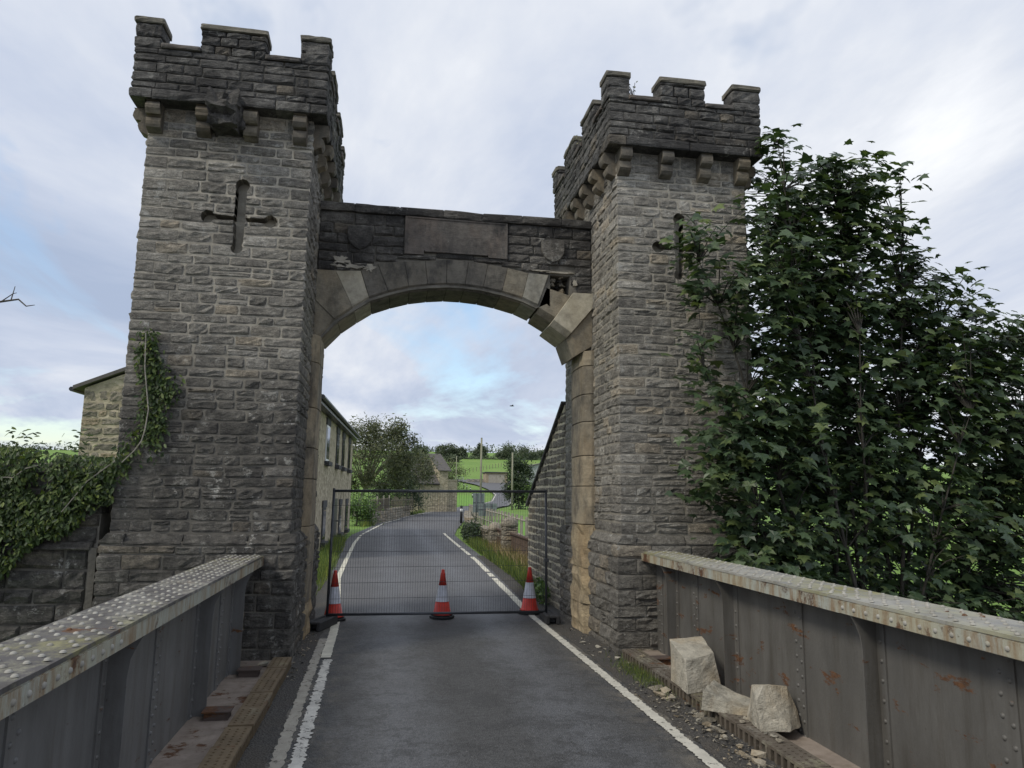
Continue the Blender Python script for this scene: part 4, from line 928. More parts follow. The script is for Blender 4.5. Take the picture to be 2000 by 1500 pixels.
kerb('worn iron drain kerb under the fallen blocks', 3.20, 2.985, -1, M['kerb_dark'], 9.0, .085, .036, 2)

# ------------------------------------------------------------------ fallen masonry
def rock(points, mat, name, label, cat, sub=3, jit=.006, group=None, seed=0, parent=None):
    bm = bmesh.new(); vs_ = [bm.verts.new(p) for p in points]
    r = bmesh.ops.convex_hull(bm, input=vs_); bmesh.ops.delete(bm, geom=[v for v in bm.verts if not v.link_faces], context='VERTS')
    bmesh.ops.recalc_face_normals(bm, faces=bm.faces)
    if sub:
        bmesh.ops.dissolve_limit(bm, angle_limit=.05, verts=bm.verts, edges=bm.edges)
        bmesh.ops.bevel(bm, geom=list(bm.edges), offset=.004, segments=1, affect='EDGES', clamp_overlap=True)
        bmesh.ops.triangulate(bm, faces=bm.faces); bmesh.ops.subdivide_edges(bm, edges=[e for e in bm.edges if e.calc_length() > .05], cuts=sub, use_grid_fill=True)
        for v_ in bm.verts: v_.co += Vector(mnoise.noise_vector(v_.co * 9 + Vector((seed, 0, 0)))) * jit * 1.6 + Vector(mnoise.noise_vector(v_.co * 26)) * jit * .9
    me = bpy.data.meshes.new(name); bm.to_mesh(me); bm.free(); me.materials.append(mat); o = link(name, me, parent)
    if label: tag(o, label, cat, group)
    return o
zb = .112
rock([(2.94, 6.90, zb), (3.36, 7.03, zb), (3.43, 7.42, zb), (2.98, 7.40, zb), (2.98, 7.02, .40), (3.33, 7.12, .44), (3.40, 7.56, .52), (3.03, 7.55, .50)], M['fallen'],
     'fallen_block', 'largest squared pale stone block fallen on the kerb nearest the tower', 'block', seed=1)
# hollow-faced voussoir lying on its back
bm = bmesh.new(); NX, NY = 13, 9; gr = []
def top_z(u, w_):
    z = .225 - .12 * min(1, max(0, (u + .02) / .9)) - .05 * math.sin(max(0, u) * 3.0) + .035 * (w_ - .5)
    return z + .018 * mnoise.noise(Vector((u * 5, w_ * 4, 2))) + .008 * mnoise.noise(Vector((u * 16, w_ * 12, 7)))
for lev in (1, 0):
    for j in range(NY):
        row = []
        for i in range(NX):
            u = i / (NX - 1); w_ = j / (NY - 1)
            x = -.31 + .62 * u + (.05 * (w_ - .5)) + .012 * mnoise.noise(Vector((u * 9, w_ * 9, lev * 5))); y = -.19 + .38 * w_ + .03 * mnoise.noise(Vector((u * 4, 3, lev)))
            if lev == 1: x *= .94; y *= .9
            row.append(bm.verts.new((x, y, top_z(u, w_) if lev else 0.0)))
        gr.append(row)
T0, B0 = gr[:NY], gr[NY:]
for j in range(NY - 1):
    for i in range(NX - 1):
        bm.faces.new((T0[j][i], T0[j][i + 1], T0[j + 1][i + 1], T0[j + 1][i])); bm.faces.new((B0[j][i], B0[j + 1][i], B0[j + 1][i + 1], B0[j][i + 1]))
for i in range(NX - 1):
    bm.faces.new((B0[0][i], B0[0][i + 1], T0[0][i + 1], T0[0][i])); bm.faces.new((B0[-1][i + 1], B0[-1][i], T0[-1][i], T0[-1][i + 1]))
for j in range(NY - 1):
    bm.faces.new((B0[j + 1][0], B0[j][0], T0[j][0], T0[j + 1][0])); bm.faces.new((B0[j][-1], B0[j + 1][-1], T0[j + 1][-1], T0[j][-1]))
me = bpy.data.meshes.new('fallen_voussoir'); bm.to_mesh(me); bm.free(); me.materials.append(M['fallen'])
o = link('fallen_voussoir', me); o.matrix_world = Matrix.Translation((3.17, 6.36, zb)) @ Matrix.Rotation(-.66, 4, 'Z') @ Matrix.Diagonal((.82, .8, .85, 1))
tag(o, 'hollow faced pale arch stone lying flat between the two upright blocks', 'block')
rock([(3.09, 5.76, zb), (3.32, 5.72, zb), (3.50, 5.86, zb), (3.47, 6.10, zb), (3.15, 6.12, zb), (3.08, 5.82, .33), (3.50, 5.90, .22), (3.42, 5.93, .42), (3.16, 5.86, .45), (3.18, 6.08, .40), (3.40, 6.08, .38)], M['fallen'],
     'fallen_block', 'jagged grey streaked block broken from the arch, leaning by girder', 'block', seed=5)
R = random.Random(77)
def frag(x, y, z, s, mat, flat=.6):
    return [(x + s * R.uniform(-1, 1), y + s * R.uniform(-1, 1), z + abs(s * flat * R.uniform(0, 1.3))) for _ in range(9)] + [(x + s * .4, y, z), (x - s * .4, y + s * .3, z), (x, y - s * .4, z)]
fp = [(2.86, 7.5, 0, .085), (2.92, 7.38, 0, .07), (2.80, 7.28, 0, .06), (2.88, 7.12, 0, .055), (3.40, 6.72, .04, .09), (2.90, 6.55, 0, .06), (2.93, 6.42, 0, .07), (2.85, 6.3, 0, .05), (2.9, 6.12, 0, .055), (2.88, 5.75, 0, .045),
      (2.93, 5.55, 0, .06), (2.86, 5.38, 0, .07), (2.94, 5.2, 0, .05), (3.08, 6.8, .115, .05), (3.1, 5.5, .115, .035), (3.05, 6.0, .115, .03), (2.85, 9.6, 0, .05), (2.78, 9.3, 0, .04), (2.72, 9.9, 0, .045), (2.88, 8.9, 0, .05), (3.06, 8.5, .115, .045),
      (2.83, 5.0, 0, .05), (-1.15, 8.75, .05, .06), (-1.3, 8.9, .04, .07), (-.93, 9.55, 0, .035), (2.55, 4.9, 0, .035)]
RQ = random.Random(55)
fp += [(RQ.gauss(2.86, .06), RQ.uniform(4.8, 7.7), 0, RQ.uniform(.02, .045)) for _ in range(26)] + [(RQ.uniform(3.02, 3.16), RQ.uniform(5.2, 7.2), .112, RQ.uniform(.015, .035)) for _ in range(10)]
fp = [(min(x, 2.93) if z == 0 else x, y, z, s) for x, y, z, s in fp]
for x, y, z, s in fp:
    rock(frag(x, y, z, s, None), R.choice([M['fallen'], M['fallen'], M['stone_buff']]), 'stone_fragment', 'small angular chip of broken stone lying at the road edge', 'stone chip', 0, group='stone chips along the kerbs')
gi = []
for k in range(1000):
    if k < 760: x = R.gauss(2.84, .12); y = R.uniform(4.6, 7.8)
    elif k < 870: x = R.gauss(2.85, .12); y = R.uniform(8.2, 11)
    else: x = R.gauss(-.98, .09) ; y = R.uniform(8.3, 11.0)
    if x > 2.975 and y < 9.0: x = 2.97 - abs(R.gauss(0, .06))
    if x < -.995 and y < 8.95: x = -.98 + abs(R.gauss(0, .05))
    s = .006 + .024 * R.random() ** 2; z = .004
    p = [(x + s * R.uniform(-1, 1), y + s * R.uniform(-1, 1), z + s * R.uniform(0, .9)) for _ in range(5)]
    gi.append((p, [(0, 1, 2), (0, 2, 3), (0, 3, 1), (1, 3, 2), (0, 1, 4), (1, 2, 4), (2, 3, 4)], R.choice([M['fallen'], M['stone_buff'], M['stone_dark']])))
tag(joined('loose_grit', gi, None), 'loose stone grit and crumbs scattered along both kerbs', 'grit')

# ------------------------------------------------------------------ fence panel, feet, cones
FY = 11.68
FN = thing('mesh_fence_panel', 'temporary steel mesh fence panel closing the archway', 'fence', (.88, FY, 0))
fx0, fx1, fz0, fz1 = -.815, 2.60, .15, 2.035
lean = .02
MB().tube([(fx0 - .005, FY, .02), (fx0 + .01, FY, fz1 + .03)], .021, 10).build('post', M['galv'], FN, True)
MB().tube([(fx1 + .015, FY + .03, .02), (fx1, FY + .03, fz1 + .05)], .021, 10).build('post', M['galv'], FN, True)
MB().tube([(fx0, FY, fz1 - .01), (fx1, FY + .03, fz1 + .02)], .021, 10).build('top_rail', M['galv'], FN, True)
MB().tube([(fx0, FY, fz0), (fx1, FY + .03, fz0 - .01)], .021, 10).build('bottom_rail', M['galv'], FN, True)
wm = MB(); nw = 88
for k in range(1, nw):
    u = k / nw; x = fx0 + (fx1 - fx0) * u; y = FY + .03 * u
    wm.tube([(x, y - .02, fz0 - .01 * u), (x, y - .02, fz1 - .01 + .03 * u)], .0021, 4, False)
for k in range(1, 8):
    z = fz0 + (fz1 - fz0) * k / 8; wm.tube([(fx0, FY - .023, z), (fx1, FY + .007, z + .015)], .0026, 4, False)
stuff(wm.build('wire_mesh', M['wire'], FN))
MB().box(fx1 - .02, fx1 + .05, FY - .01, FY + .07, .92, .98).build('clip', M['galv'], FN, bevel=.005)
def foot(label, x, y, rz):
    b = MB().box(-.34, .34, -.11, -.05, 0, .13).box(-.34, .34, .05, .11, 0, .13).box(-.26, .26, -.049, .049, .02, .12).box(-.34, -.24, -.0495, .0495, .09, .13).box(.24, .34, -.0495, .0495, .09, .13)
    o = b.build('fence_foot', M['rubber_foot'], None, bevel=.012); o.matrix_world = Matrix.Translation((x, y, .005)) @ Matrix.Rotation(rz, 4, 'Z')
    return tag(o, label, 'fence foot', 'black fence feet')
foot('black fence foot lying at the creeper tower jamb', -.87, 11.45, 1.25)
foot('black fence foot at the base of the eroded golden jamb', 2.66, 11.66, 1.52)
def cone(label, x, y, rz):
    C_ = thing('traffic_cone', label, 'traffic cone', (x, y, .004), 'red and white traffic cones')
    b = MB(); o8 = [(.205 * math.cos(a), .205 * math.sin(a)) for a in np.linspace(0, 2 * math.pi, 8, endpoint=False) + math.pi / 8 + rz]
    b.prism([(x + p, y + q) for p, q in o8], .004, .042, lambda u, w_, z: (u, w_, z)); b.prism([(x + p * .86, y + q * .86) for p, q in o8], .0421, .062, lambda u, w_, z: (u, w_, z))
    b.build('base', M['rubber'], C_, bevel=.006)
    MB().lathe([(.165, .0625), (.15, .085), (.142, .09), (.108, .265)], (x, y, 0), 24).build('lower_body', M['cone_red'], C_, True)
    MB().lathe([(.111, .266), (.109, .27), (.068, .515), (.067, .52)], (x, y, 0), 24).build('reflective_sleeve', M['cone_white'], C_, True)
    MB().lathe([(.066, .521), (.036, .70), (.036, .715), (.028, .72), (.027, .765), (.018, .772)], (x, y, 0), 24).build('upper_body', M['cone_red'], C_, True)
cone('traffic cone on the white line beside the creeper side fence foot', -.75, 12.07, .1)
cone('traffic cone standing alone in the middle of the lane', .97, 12.13, .3)
cone('traffic cone on the white line beside the eroded golden jamb', 2.48, 12.42, .6)

# ------------------------------------------------------------------ foliage
def leaf_cloud(name, P, size, Nn, mat, parent, tmpl, seed, spin=True, kind='stuff', tilt=None):
    """many leaves in one mesh. P positions, Nn normals; tmpl (verts, faces)"""
    rg = np.random.RandomState(seed); N = len(P); P = np.asarray(P, float)
    n = np.asarray(Nn, float); n /= np.linalg.norm(n, axis=1)[:, None] + 1e-9
    if tilt is None:
        a = rg.randn(N, 3)
    else: a = np.asarray(tilt, float)
    a = a - n * (a * n).sum(1)[:, None]; a /= np.linalg.norm(a, axis=1)[:, None] + 1e-9
    b = np.cross(n, a); tv = np.array(tmpl[0], float); k = len(tv)
    s = np.asarray(size, float).reshape(-1, 1, 1) if np.ndim(size) else np.full((N, 1, 1), size)
    V = P[:, None, :] + s * (tv[None, :, 0:1] * b[:, None, :] + tv[None, :, 1:2] * a[:, None, :] + tv[None, :, 2:3] * n[:, None, :])
    V = V.reshape(-1, 3); fc = []
    F0 = tmpl[1]; me = bpy.data.meshes.new(name)
    me.vertices.add(len(V)); me.vertices.foreach_set('co', V.ravel())
    lens = np.array([len(q) for q in F0]); flat = np.concatenate([np.array(q) for q in F0])
    tot = len(flat); L = (flat[None, :] + (np.arange(N) * k)[:, None]).ravel()
    me.loops.add(N * tot); me.loops.foreach_set('vertex_index', L.astype(np.int32))
    me.polygons.add(N * len(F0)); st = np.concatenate([[0], np.cumsum(lens)[:-1]])
    me.polygons.foreach_set('loop_start', (st[None, :] + (np.arange(N) * tot)[:, None]).ravel().astype(np.int32))
    me.update(calc_edges=True); me.validate(); me.materials.append(mat)
    o = link(name, me, parent)
    if kind: o['kind'] = kind
    return o
SYC = ([(0, 0, 0), (.20, .05, .03), (.50, .02, -.04), (.36, .28, .02), (.52, .55, -.06), (.25, .52, .03), (.16, .72, .02), (0, 1.0, -.10), (-.16, .72, .02), (-.25, .52, .03), (-.52, .55, -.06), (-.36, .28, .02), (-.50, .02, -.04), (-.20, .05, .03), (0, .38, -.03)],
       [(14, 0, 1), (14, 1, 2, 3), (14, 3, 4, 5), (14, 5, 6, 7), (14, 7, 8, 9), (14, 9, 10, 11), (14, 11, 12, 13), (14, 13, 0)])
OVAL = ([(0, 0, 0), (.22, .35, .04), (.16, .75, .03), (0, 1, -.04), (-.16, .75, .03), (-.22, .35, .04)], [(0, 1, 2, 3), (0, 3, 4, 5)])
NARROW = ([(0, 0, 0), (.14, .4, .02), (0, 1, -.03), (-.14, .4, .02)], [(0, 1, 2), (0, 2, 3)])
BLADE = ([(-.03, 0, 0), (.03, 0, 0), (.018, .55, .06), (-.018, .55, .06), (0, 1, .2)], [(0, 1, 2, 3), (3, 2, 4)])

# sycamore beside the bridge
S = thing('sycamore_tree', 'leafy dark sycamore growing up beside the girder', 'tree', (6.6, 9.2, -3.0))
R = random.Random(8); NR = np.random.RandomState(8)
env = [(1500, 258), (1535, 285), (1530, 400), (1560, 330), (1620, 310), (1700, 300), (1745, 350), (1765, 420), (1780, 475), (1870, 545), (1900, 590), (1960, 650), (1990, 610), (2060, 640), (2120, 800), (2150, 1300), (1300, 1300), (1330, 1060), (1340, 900), (1345, 800), (1310, 690), (1290, 670), (1330, 600), (1300, 480), (1330, 450), (1390, 420), (1400, 380), (1460, 400), (1480, 300)]
def inside(poly, x, y):
    c = False; j = len(poly) - 1
    for i in range(len(poly)):
        if (poly[i][1] > y) != (poly[j][1] > y) and x < (poly[j][0] - poly[i][0]) * (y - poly[i][1]) / (poly[j][1] - poly[i][1]) + poly[i][0]: c = not c
        j = i
    return c
env3 = [(at(x, y, 9.0)[0], at(x, y, 9.0)[2]) for x, y in env]
stems = [((5.28, 8.75), 7.0), ((5.9, 9.6), 6.6), ((6.55, 9.3), 6.95), ((6.95, 9.9), 6.75), ((7.45, 9.1), 5.7), ((8.4, 9.6), 4.8), ((9.2, 9.2), 4.4), ((4.0, 8.65), 5.1), ((3.95, 8.5), 3.6), ((10.2, 9.6), 3.6), ((5.2, 8.5), 4.6), ((6.2, 8.5), 4.2), ((7.9, 8.6), 3.2)]
sp = []; tr = MB()
for k, ((tx, ty), tz) in enumerate(stems):
    b = Vector((6.6 + R.uniform(-.4, .4), 9.0 + R.uniform(-.3, .3), -3.0)); e = Vector((tx, ty, tz)); pts = []
    nseg = 14
    for i in range(nseg + 1):
        u = i / nseg; p = b.lerp(e, u); hor = (1 - u) * u * .9
        p.x += (b.x - e.x) * hor * .45 + .10 * mnoise.noise(Vector((u * 5, k, 0))); p.y += .12 * mnoise.noise(Vector((u * 5, k, 9))) ; pts.append(p)
    tr.tube(pts, [.036 * (1 - i / nseg) ** .8 + .005 for i in range(nseg + 1)], 6); sp += [(p, i / nseg) for i, p in enumerate(pts) if p.z > -2]
tr.build('trunk', M['bark_dark'], S, True)
spa = np.array([tuple(p) for p, u in sp])
tw = MB(); LP = []; LN = []; LT = []; LS = []; tries = 0
def add_leafs(q, dirv, n, spread=.12):
    for _ in range(n):
        o_ = q + Vector((R.gauss(0, spread), R.gauss(0, spread), R.gauss(0, spread * .7)))
        if o_.y > 9.0 and o_.x < 5.35: o_.y = 9.0 - abs(R.gauss(0, .08))
        LP.append(tuple(o_)); LN.append((R.gauss(0, .42) + dirv.x * .2, R.gauss(-.45, .45), .95)); LT.append((dirv.x + R.gauss(0, .7), dirv.y + R.gauss(0, .7) - .2, -.25 + R.gauss(0, .3))); LS.append(.08 + .13 * R.random())
nt = 0
while nt < 2450 and tries < 60000:
    tries += 1
    x = R.uniform(3.5, 10.6); z = R.uniform(-1.6, 7.3)
    if not inside(env3, x, z): continue
    if z < 1.9 and x < 4.2: continue                # keep clear of the girder
    if z > 0 and mnoise.noise(Vector((x * 1.3, z * 1.3, 4.0))) < -.30: continue
    if z < 2.0 and R.random() < .25: continue
    if z > 3.6 and x < 5.6 and R.random() < .25: continue
    if x < 5.3:
        y = R.uniform(8.1, 8.95)
        if R.random() < (.62 if z > 3.4 else .25 if z > 1.8 else .05): continue
    else: y = max(8.75 if z > 2 else 8.3, 9.5 + R.gauss(0, .6))
    q = Vector((x, y, z)); dd = np.linalg.norm(spa - np.array([x, y, z - .35]), axis=1); j = int(np.argmin(dd)); s0 = Vector(spa[j])
    if dd[j] > 1.6: continue
    mid = s0.lerp(q, .5) + Vector((0, 0, .06)); tw.tube([s0, mid, q], [.011, .008, .004], 4, False)
    dirv = (q - s0).normalized() if (q - s0).length > .01 else Vector((0, 0, 1))
    add_leafs(q, dirv, 7, .13); add_leafs(mid, dirv, 2, .1); nt += 1
for p, u in sp:
    if u > .45: add_leafs(p, Vector((R.gauss(0, 1), R.gauss(0, 1), .3)).normalized(), 5 if u < .9 else 7, .10 if u > .8 else .16)
tw.build('branches', M['bark_dark'], S)
LP = np.array(LP); LN = np.array(LN); LT = np.array(LT); LS = np.array(LS)
kp = ~((LP[:, 0] < 3.95) & (LP[:, 2] < 1.55)); LP, LN, LT, LS = LP[kp], LN[kp], LT[kp], LS[kp]
sc_ = np.array([score(p, n / np.linalg.norm(n), s * s) if p[1] < 9.1 else 0 for p, n, s in zip(LP, LN, LS)])
order = np.argsort(-sc_); top_i = order[:300]; rest = order[300:]
leaf_me = mesh(SYC[0], SYC[1], M['leaf_syc'], name='leaf')
for i in top_i:
    n = Vector(LN[i]).normalized(); a = Vector(LT[i]); a = (a - n * a.dot(n)).normalized(); b = n.cross(a)
    if a.length < .5: continue
    s = LS[i]; link('leaf', leaf_me, S, Matrix(((b.x * s, a.x * s, n.x * s, LP[i][0]), (b.y * s, a.y * s, n.y * s, LP[i][1]), (b.z * s, a.z * s, n.z * s, LP[i][2]), (0, 0, 0, 1))))
leaf_cloud('crown', LP[rest], LS[rest], LN[rest], M['leaf_syc'], S, SYC, 3, tilt=LT[rest])

# creeper over the boundary wall and up the tower
I = thing('creeper', 'green creeper draped over the boundary wall and climbing the tower corner', 'creeper', (-4.5, 9.3, .2))
R = random.Random(4); ivp = [(-60, 868), (40, 872), (130, 885), (225, 892), (250, 850), (262, 820), (285, 780), (268, 700), (275, 650), (290, 638), (312, 690), (318, 720), (352, 735), (345, 770), (325, 795), (335, 830), (300, 860), (318, 880), (270, 905), (230, 930), (220, 975), (170, 1000), (120, 1045), (70, 1055), (40, 1080), (0, 1125), (-60, 1150)]
iv3 = [(at(x, y, 9.25)[0], at(x, y, 9.25)[2]) for x, y in ivp]
P_ = []; N_ = []; T_ = []; S_ = []
while len(P_) < 10500:
    x = R.uniform(-4.95, -2.55); z = R.uniform(.7, 4.2)
    if not inside(iv3, x, z): continue
    if mnoise.noise(Vector((x * 2.6, z * 2.6, 1))) < (-.12 if x > -3.3 else -.28) and R.random() < .85: continue
    if x > -3.2 and R.random() < .45: continue
    if x < -3.2: y = 9.38 - abs(R.gauss(0, .09)); 
    else: y = 9.275 - abs(R.gauss(0, .025)); x += R.gauss(0, .035); z += R.gauss(0, .05)
    if z > 2.25 and x < -3.25: y = 9.45 + R.gauss(0, .2)
    P_.append((x, y, z)); N_.append((R.gauss(0, .6), -1 + R.gauss(0, .3), .35 + R.gauss(0, .5))); T_.append((R.gauss(0, .8), -.3, -.9 + R.gauss(0, .3))); S_.append(.03 + .06 * R.random() ** 1.3)
for cx in (-4.35, -3.62, -4.45, -3.75, -4.2):
    for k in range(16): P_.append((cx + R.gauss(0, .05), 9.45, 2.42 + .018 * k + R.gauss(0, .02))); N_.append((R.gauss(0, .6), -.6, .7)); T_.append((R.gauss(0, 1), 0, .2)); S_.append(.07)
leaf_cloud('leaves', P_, S_, N_, M['leaf_ivy'], I, OVAL, 5, tilt=T_)
st = MB()
for pl in ([(0, 932), (25, 933), (50, 915), (90, 905)], [(238, 903), (262, 880), (276, 862), (283, 840), (290, 800), (283, 720), (285, 650)], [(120, 1000), (170, 940), (225, 900)]):
    st.tube([tuple(at(x, y, 9.2)) for x, y in pl], .007, 5)
st.build('stems', M['bark_pale'], I)

def tree(name, label, base, h, cen, rad, n, leaf, mat, seed, group=None, clumps=34, spread=.2, tmpl=NARROW, trunk_r=.15, bark='bark', limbs=9):
    """trunk with limbs to clumps; leaves gather round the clumps"""
    R = random.Random(seed); g = np.random.RandomState(seed)
    T = thing(name, label, 'tree' if 'tree' in name else 'shrub', base, group); b = Vector(base); c = Vector(cen); r = Vector(rad)
    cl = []
    for _ in range(clumps):
        d = Vector((R.gauss(0, 1), R.gauss(0, 1), R.gauss(0, 1))).normalized() * (R.uniform(.25, 1) ** .5)
        cl.append(c + Vector((d.x * r.x, d.y * r.y, d.z * r.z)))
    m = MB(); fork = b.lerp(c, .45); m.tube([b, b.lerp(fork, .5) + Vector((R.uniform(-.1, .1), 0, 0)) * trunk_r * 4, fork, c], [trunk_r, trunk_r * .85, trunk_r * .7, trunk_r * .3], 7)
    for q in cl[:limbs]: m.tube([fork, fork.lerp(q, .5) + Vector((0, 0, r.z * .1)), q], [trunk_r * .45, trunk_r * .25, trunk_r * .06], 5, False)
    m.build('trunk', M[bark], T)
    idx = g.randint(0, clumps, n); sz = g.uniform(.6, 1.25, clumps)
    P = np.array([tuple(q) for q in cl])[idx] + g.randn(n, 3) * np.array(rad) * spread * sz[idx][:, None]
    P[:, 2] = np.maximum(P[:, 2], b.z + .05)
    o = leaf_cloud('crown', P, g.uniform(.6, 1.3, n) * leaf, g.randn(n, 3) * .7 + np.array([0, -.3, .8]), M[mat], T, tmpl, seed)
    return T

# ------------------------------------------------------------------ house beside the lane
HA = math.atan(.032)
hu = Vector((math.sin(HA), math.cos(HA), 0)); hn = Vector((math.cos(HA), -math.sin(HA), 0)); h0 = Vector((-2.35, 22.5, 0))
def hp(s, w, z): p = h0 + hu * s + hn * w; return (p.x, p.y, z)          # s along lane, w outwards from the wall
Hs = thing('stone_house', 'long stone house with dark eaves fronting the lane behind the towers', 'house', tuple(h0))
SL, HWD, EV, RG = 16.3, 6.5, 4.95, 6.35
b = MB(); prof = [(0, -.6), (0, EV), (-HWD / 2, RG), (-HWD, EV), (-HWD, -.6)]
b.prism(prof, 0, SL, lambda w, z, s: hp(s, w, z)); b.build('wall', M['house_wall'], Hs)
for a_, b_ in (((.28, EV - .06), (-HWD / 2, RG + .06)), ((-HWD / 2, RG + .0605), (-HWD - .28, EV - .06))):
    m = MB(); m.prism([(a_[0], a_[1]), (b_[0], b_[1]), (b_[0], b_[1] + .11), (a_[0], a_[1] + .11)], -.14, SL + .12, lambda w, z, s: hp(s, w, z)); m.build('roof', M['slate'], Hs)
m = MB(); m.tube([hp(-.1, .33, EV - .05), hp(SL + .1, .33, EV - .05)], .07, 8); m.build('gutter', M['black_paint'], Hs)
m = MB(); m.tube([hp(-.1, -HWD - .33, EV - .05), hp(SL + .1, -HWD - .33, EV - .05)], .07, 8); m.build('gutter', M['black_paint'], Hs)
m = MB(); m.prism([(.26, EV - .22), (.26, EV - .02), (0.001, EV - .02), (.001, EV - .22)], -.1, SL + .1, lambda w, z, s: hp(s, w, z)); m.build('soffit', M['black_paint'], Hs)
def window(s, z0, z1, w=.95, white=False):
    f_ = MB(); f_.prism([(.0, z0), (.035, z0), (.035, z1), (.0, z1)], s - w / 2, s + w / 2, lambda q, z, u: hp(u, q + .002, z)); wf = f_.build('window', M['white_paint'] if white else M['dark_stone'], Hs)
    g_ = MB(); g_.prism([(.038, z0 + .08), (.046, z0 + .08), (.046, z1 - .08), (.038, z1 - .08)], s - w / 2 + .08, s + w / 2 - .08, lambda q, z, u: hp(u, q, z)); g_.build('pane', M['glass'], wf)
    l_ = MB(); l_.prism([(.0, z1 + .01), (.05, z1 + .01), (.05, z1 + .26), (.0, z1 + .26)], s - w / 2 - .12, s + w / 2 + .12, lambda q, z, u: hp(u, q + .001, z)); l_.build('lintel', M['dark_stone'], wf)
    i_ = MB(); i_.prism([(.0, z0 - .16), (.17, z0 - .16), (.17, z0 - .01), (.0, z0 - .01)], s - w / 2 - .1, s + w / 2 + .1, lambda q, z, u: hp(u, q + .001, z)); i_.build('sill', M['dark_stone'], wf)
for s, wh in ((4.6, True), (8.25, False), (10.85, False), (14.1, False)): window(s, 3.12, 4.42, 1.0, wh)
for s in (4.6, 10.7, 14.0): window(s, .25, 1.45, 1.0, False)
dm = MB(); dm.prism([(0, -.1), (.07, -.1), (.07, 1.75), (0, 1.75)], 7.7, 8.8, lambda q, z, u: hp(u, q + .001, z)); dr = dm.build('door', M['black_paint'], Hs)
m = MB(); m.prism([(.09, .8), (.14, .8), (.14, .86), (.09, .86)], 8.6, 8.68, lambda q, z, u: hp(u, q, z)); m.build('handle', M['galv'], dr)
# quoins on the visible far gable corner
R = random.Random(6); gi = []; fr = ((hp(0, -HWD, 0)[0], hp(0, -HWD, 0)[1]), (hn.x, hn.y), (-hu.x, -hu.y))
for c0, c1 in courses(1.0, 4.9, R, .16, .3):
    for a, b2 in fill(0, 2.4, R, .25, .7):
        if (c0 + c1) / 2 > EV - .12 + a * .42: continue
        v, f, c, n, ar = stone_geo(fr, a, b2, c0, c1, .06, R, a == 0, False, .03, .05); gi.append((v, f, M['stone_buff'], score(c, n, ar)))
pieces('stone', gi, Hs, 300)

# cottage at the bend
Cq = thing('slate_cottage', 'low stone cottage with stepped slate roofs at the road bend', 'cottage', (5.4, 80, 0))
ca = math.radians(14); cu = Vector((math.cos(ca), math.sin(ca) * .9, 0)); cn = Vector((-math.sin(ca), math.cos(ca), 0)); c0 = Vector((3.45, 78, 0))
def cp(u, d, z): p = c0 + cu * u + cn * d; return (p.x, p.y, z)
def block(u0, u1, d0, d1, z0, z1a, z1b, mat, name):
    MB().add([cp(u0, d0, z0), cp(u1, d0, z0), cp(u1, d1, z0), cp(u0, d1, z0), cp(u0, d0, z1a), cp(u1, d0, z1a), cp(u1, d1, z1b), cp(u0, d1, z1b)],
             [(0, 3, 2, 1), (4, 5, 6, 7), (0, 1, 5, 4), (1, 2, 6, 5), (2, 3, 7, 6), (3, 0, 4, 7)]).build(name, mat, Cq)
block(0, 2.2, 0, 3.6, -.3, 3.1, 5.6, M['house_wall'], 'wall'); block(2.201, 3.2, -.05, 3.6, -.3, 4.5, 6.2, M['house_wall'], 'tall_wall'); block(3.201, 4.4, .3, 3.0, -.3, 3.5, 3.6, M['house_wall'], 'outer_wall')
def slab(u0, u1, d0, z0, d1, z1, t_, name):
    MB().add([cp(u0, d0, z0), cp(u1, d0, z0), cp(u1, d1, z1), cp(u0, d1, z1), cp(u0, d0, z0 + t_), cp(u1, d0, z0 + t_), cp(u1, d1, z1 + t_), cp(u0, d1, z1 + t_)],
             [(0, 3, 2, 1), (4, 5, 6, 7), (0, 1, 5, 4), (1, 2, 6, 5), (2, 3, 7, 6), (3, 0, 4, 7)]).build(name, M['slate'], Cq)
slab(-2.6, 2.19, -.25, 3.0, 3.7, 5.75, .1, 'roof'); slab(2.0, 3.5, -.3, 4.42, 3.7, 6.4, .1, 'upper_roof')
m = MB(); m.tube([cp(-.1, -.3, 3.0), cp(2.2, -.3, 3.0)], .06, 6); m.build('gutter', M['black_paint'], Cq)
m = MB(); m.tube([cp(-.02, -.1, -.2), cp(-.02, -.1, 3.0)], .05, 6); m.build('downpipe', M['black_paint'], Cq)

# hedge, garden walls, timber fence on the bend
tree('broom_shrub', 'bright yellow green bush at the end of the stone house', (-1.75, 46, -.02), 1.9, (-1.6, 46.2, 1.0), (.85, .9, .85), 2600, .17, 'leaf_hedge', 41, clumps=26, spread=.3, tmpl=OVAL, trunk_r=.05)
gw = thing('garden_wall', 'low mossy stone garden wall along the lane bend', 'wall', (.4, 54, 0)); it = []
R = random.Random(14)
for (xa, ya, xb, yb, zt) in ((-.95, 46.5, .1, 53.0, .75), (.1, 53.0, 2.2, 66, .9)):
    dv = Vector((xb - xa, yb - ya, 0)); ln = dv.length; dv.normalize(); fr = ((xa, ya), (dv.x, dv.y), (dv.y, -dv.x))
    for c0_, c1_ in courses(-.1, zt, R, .16, .24):
        for a, b2 in fill(0, ln, R, .3, .7):
            v, f, c, n, ar = stone_geo(fr, a, b2, c0_, c1_, .3, R, False, False, .03, .02); it.append((v, f, M['stone_buff'], score(c, n, ar)))
pieces('stone', it, gw, 120)
tf = thing('timber_fence', 'grey timber panel fence beyond the yellow green bush', 'fence', (-.5, 50, 0))
for k in range(26):
    u = k / 26; x = -1.0 + 1.25 * u; y = 48.5 + 7 * u; MB().box(x - .01, x + .035, y, y + .25, 0.5, 1.55 + .1 * u).build('board', M['timber'], tf)
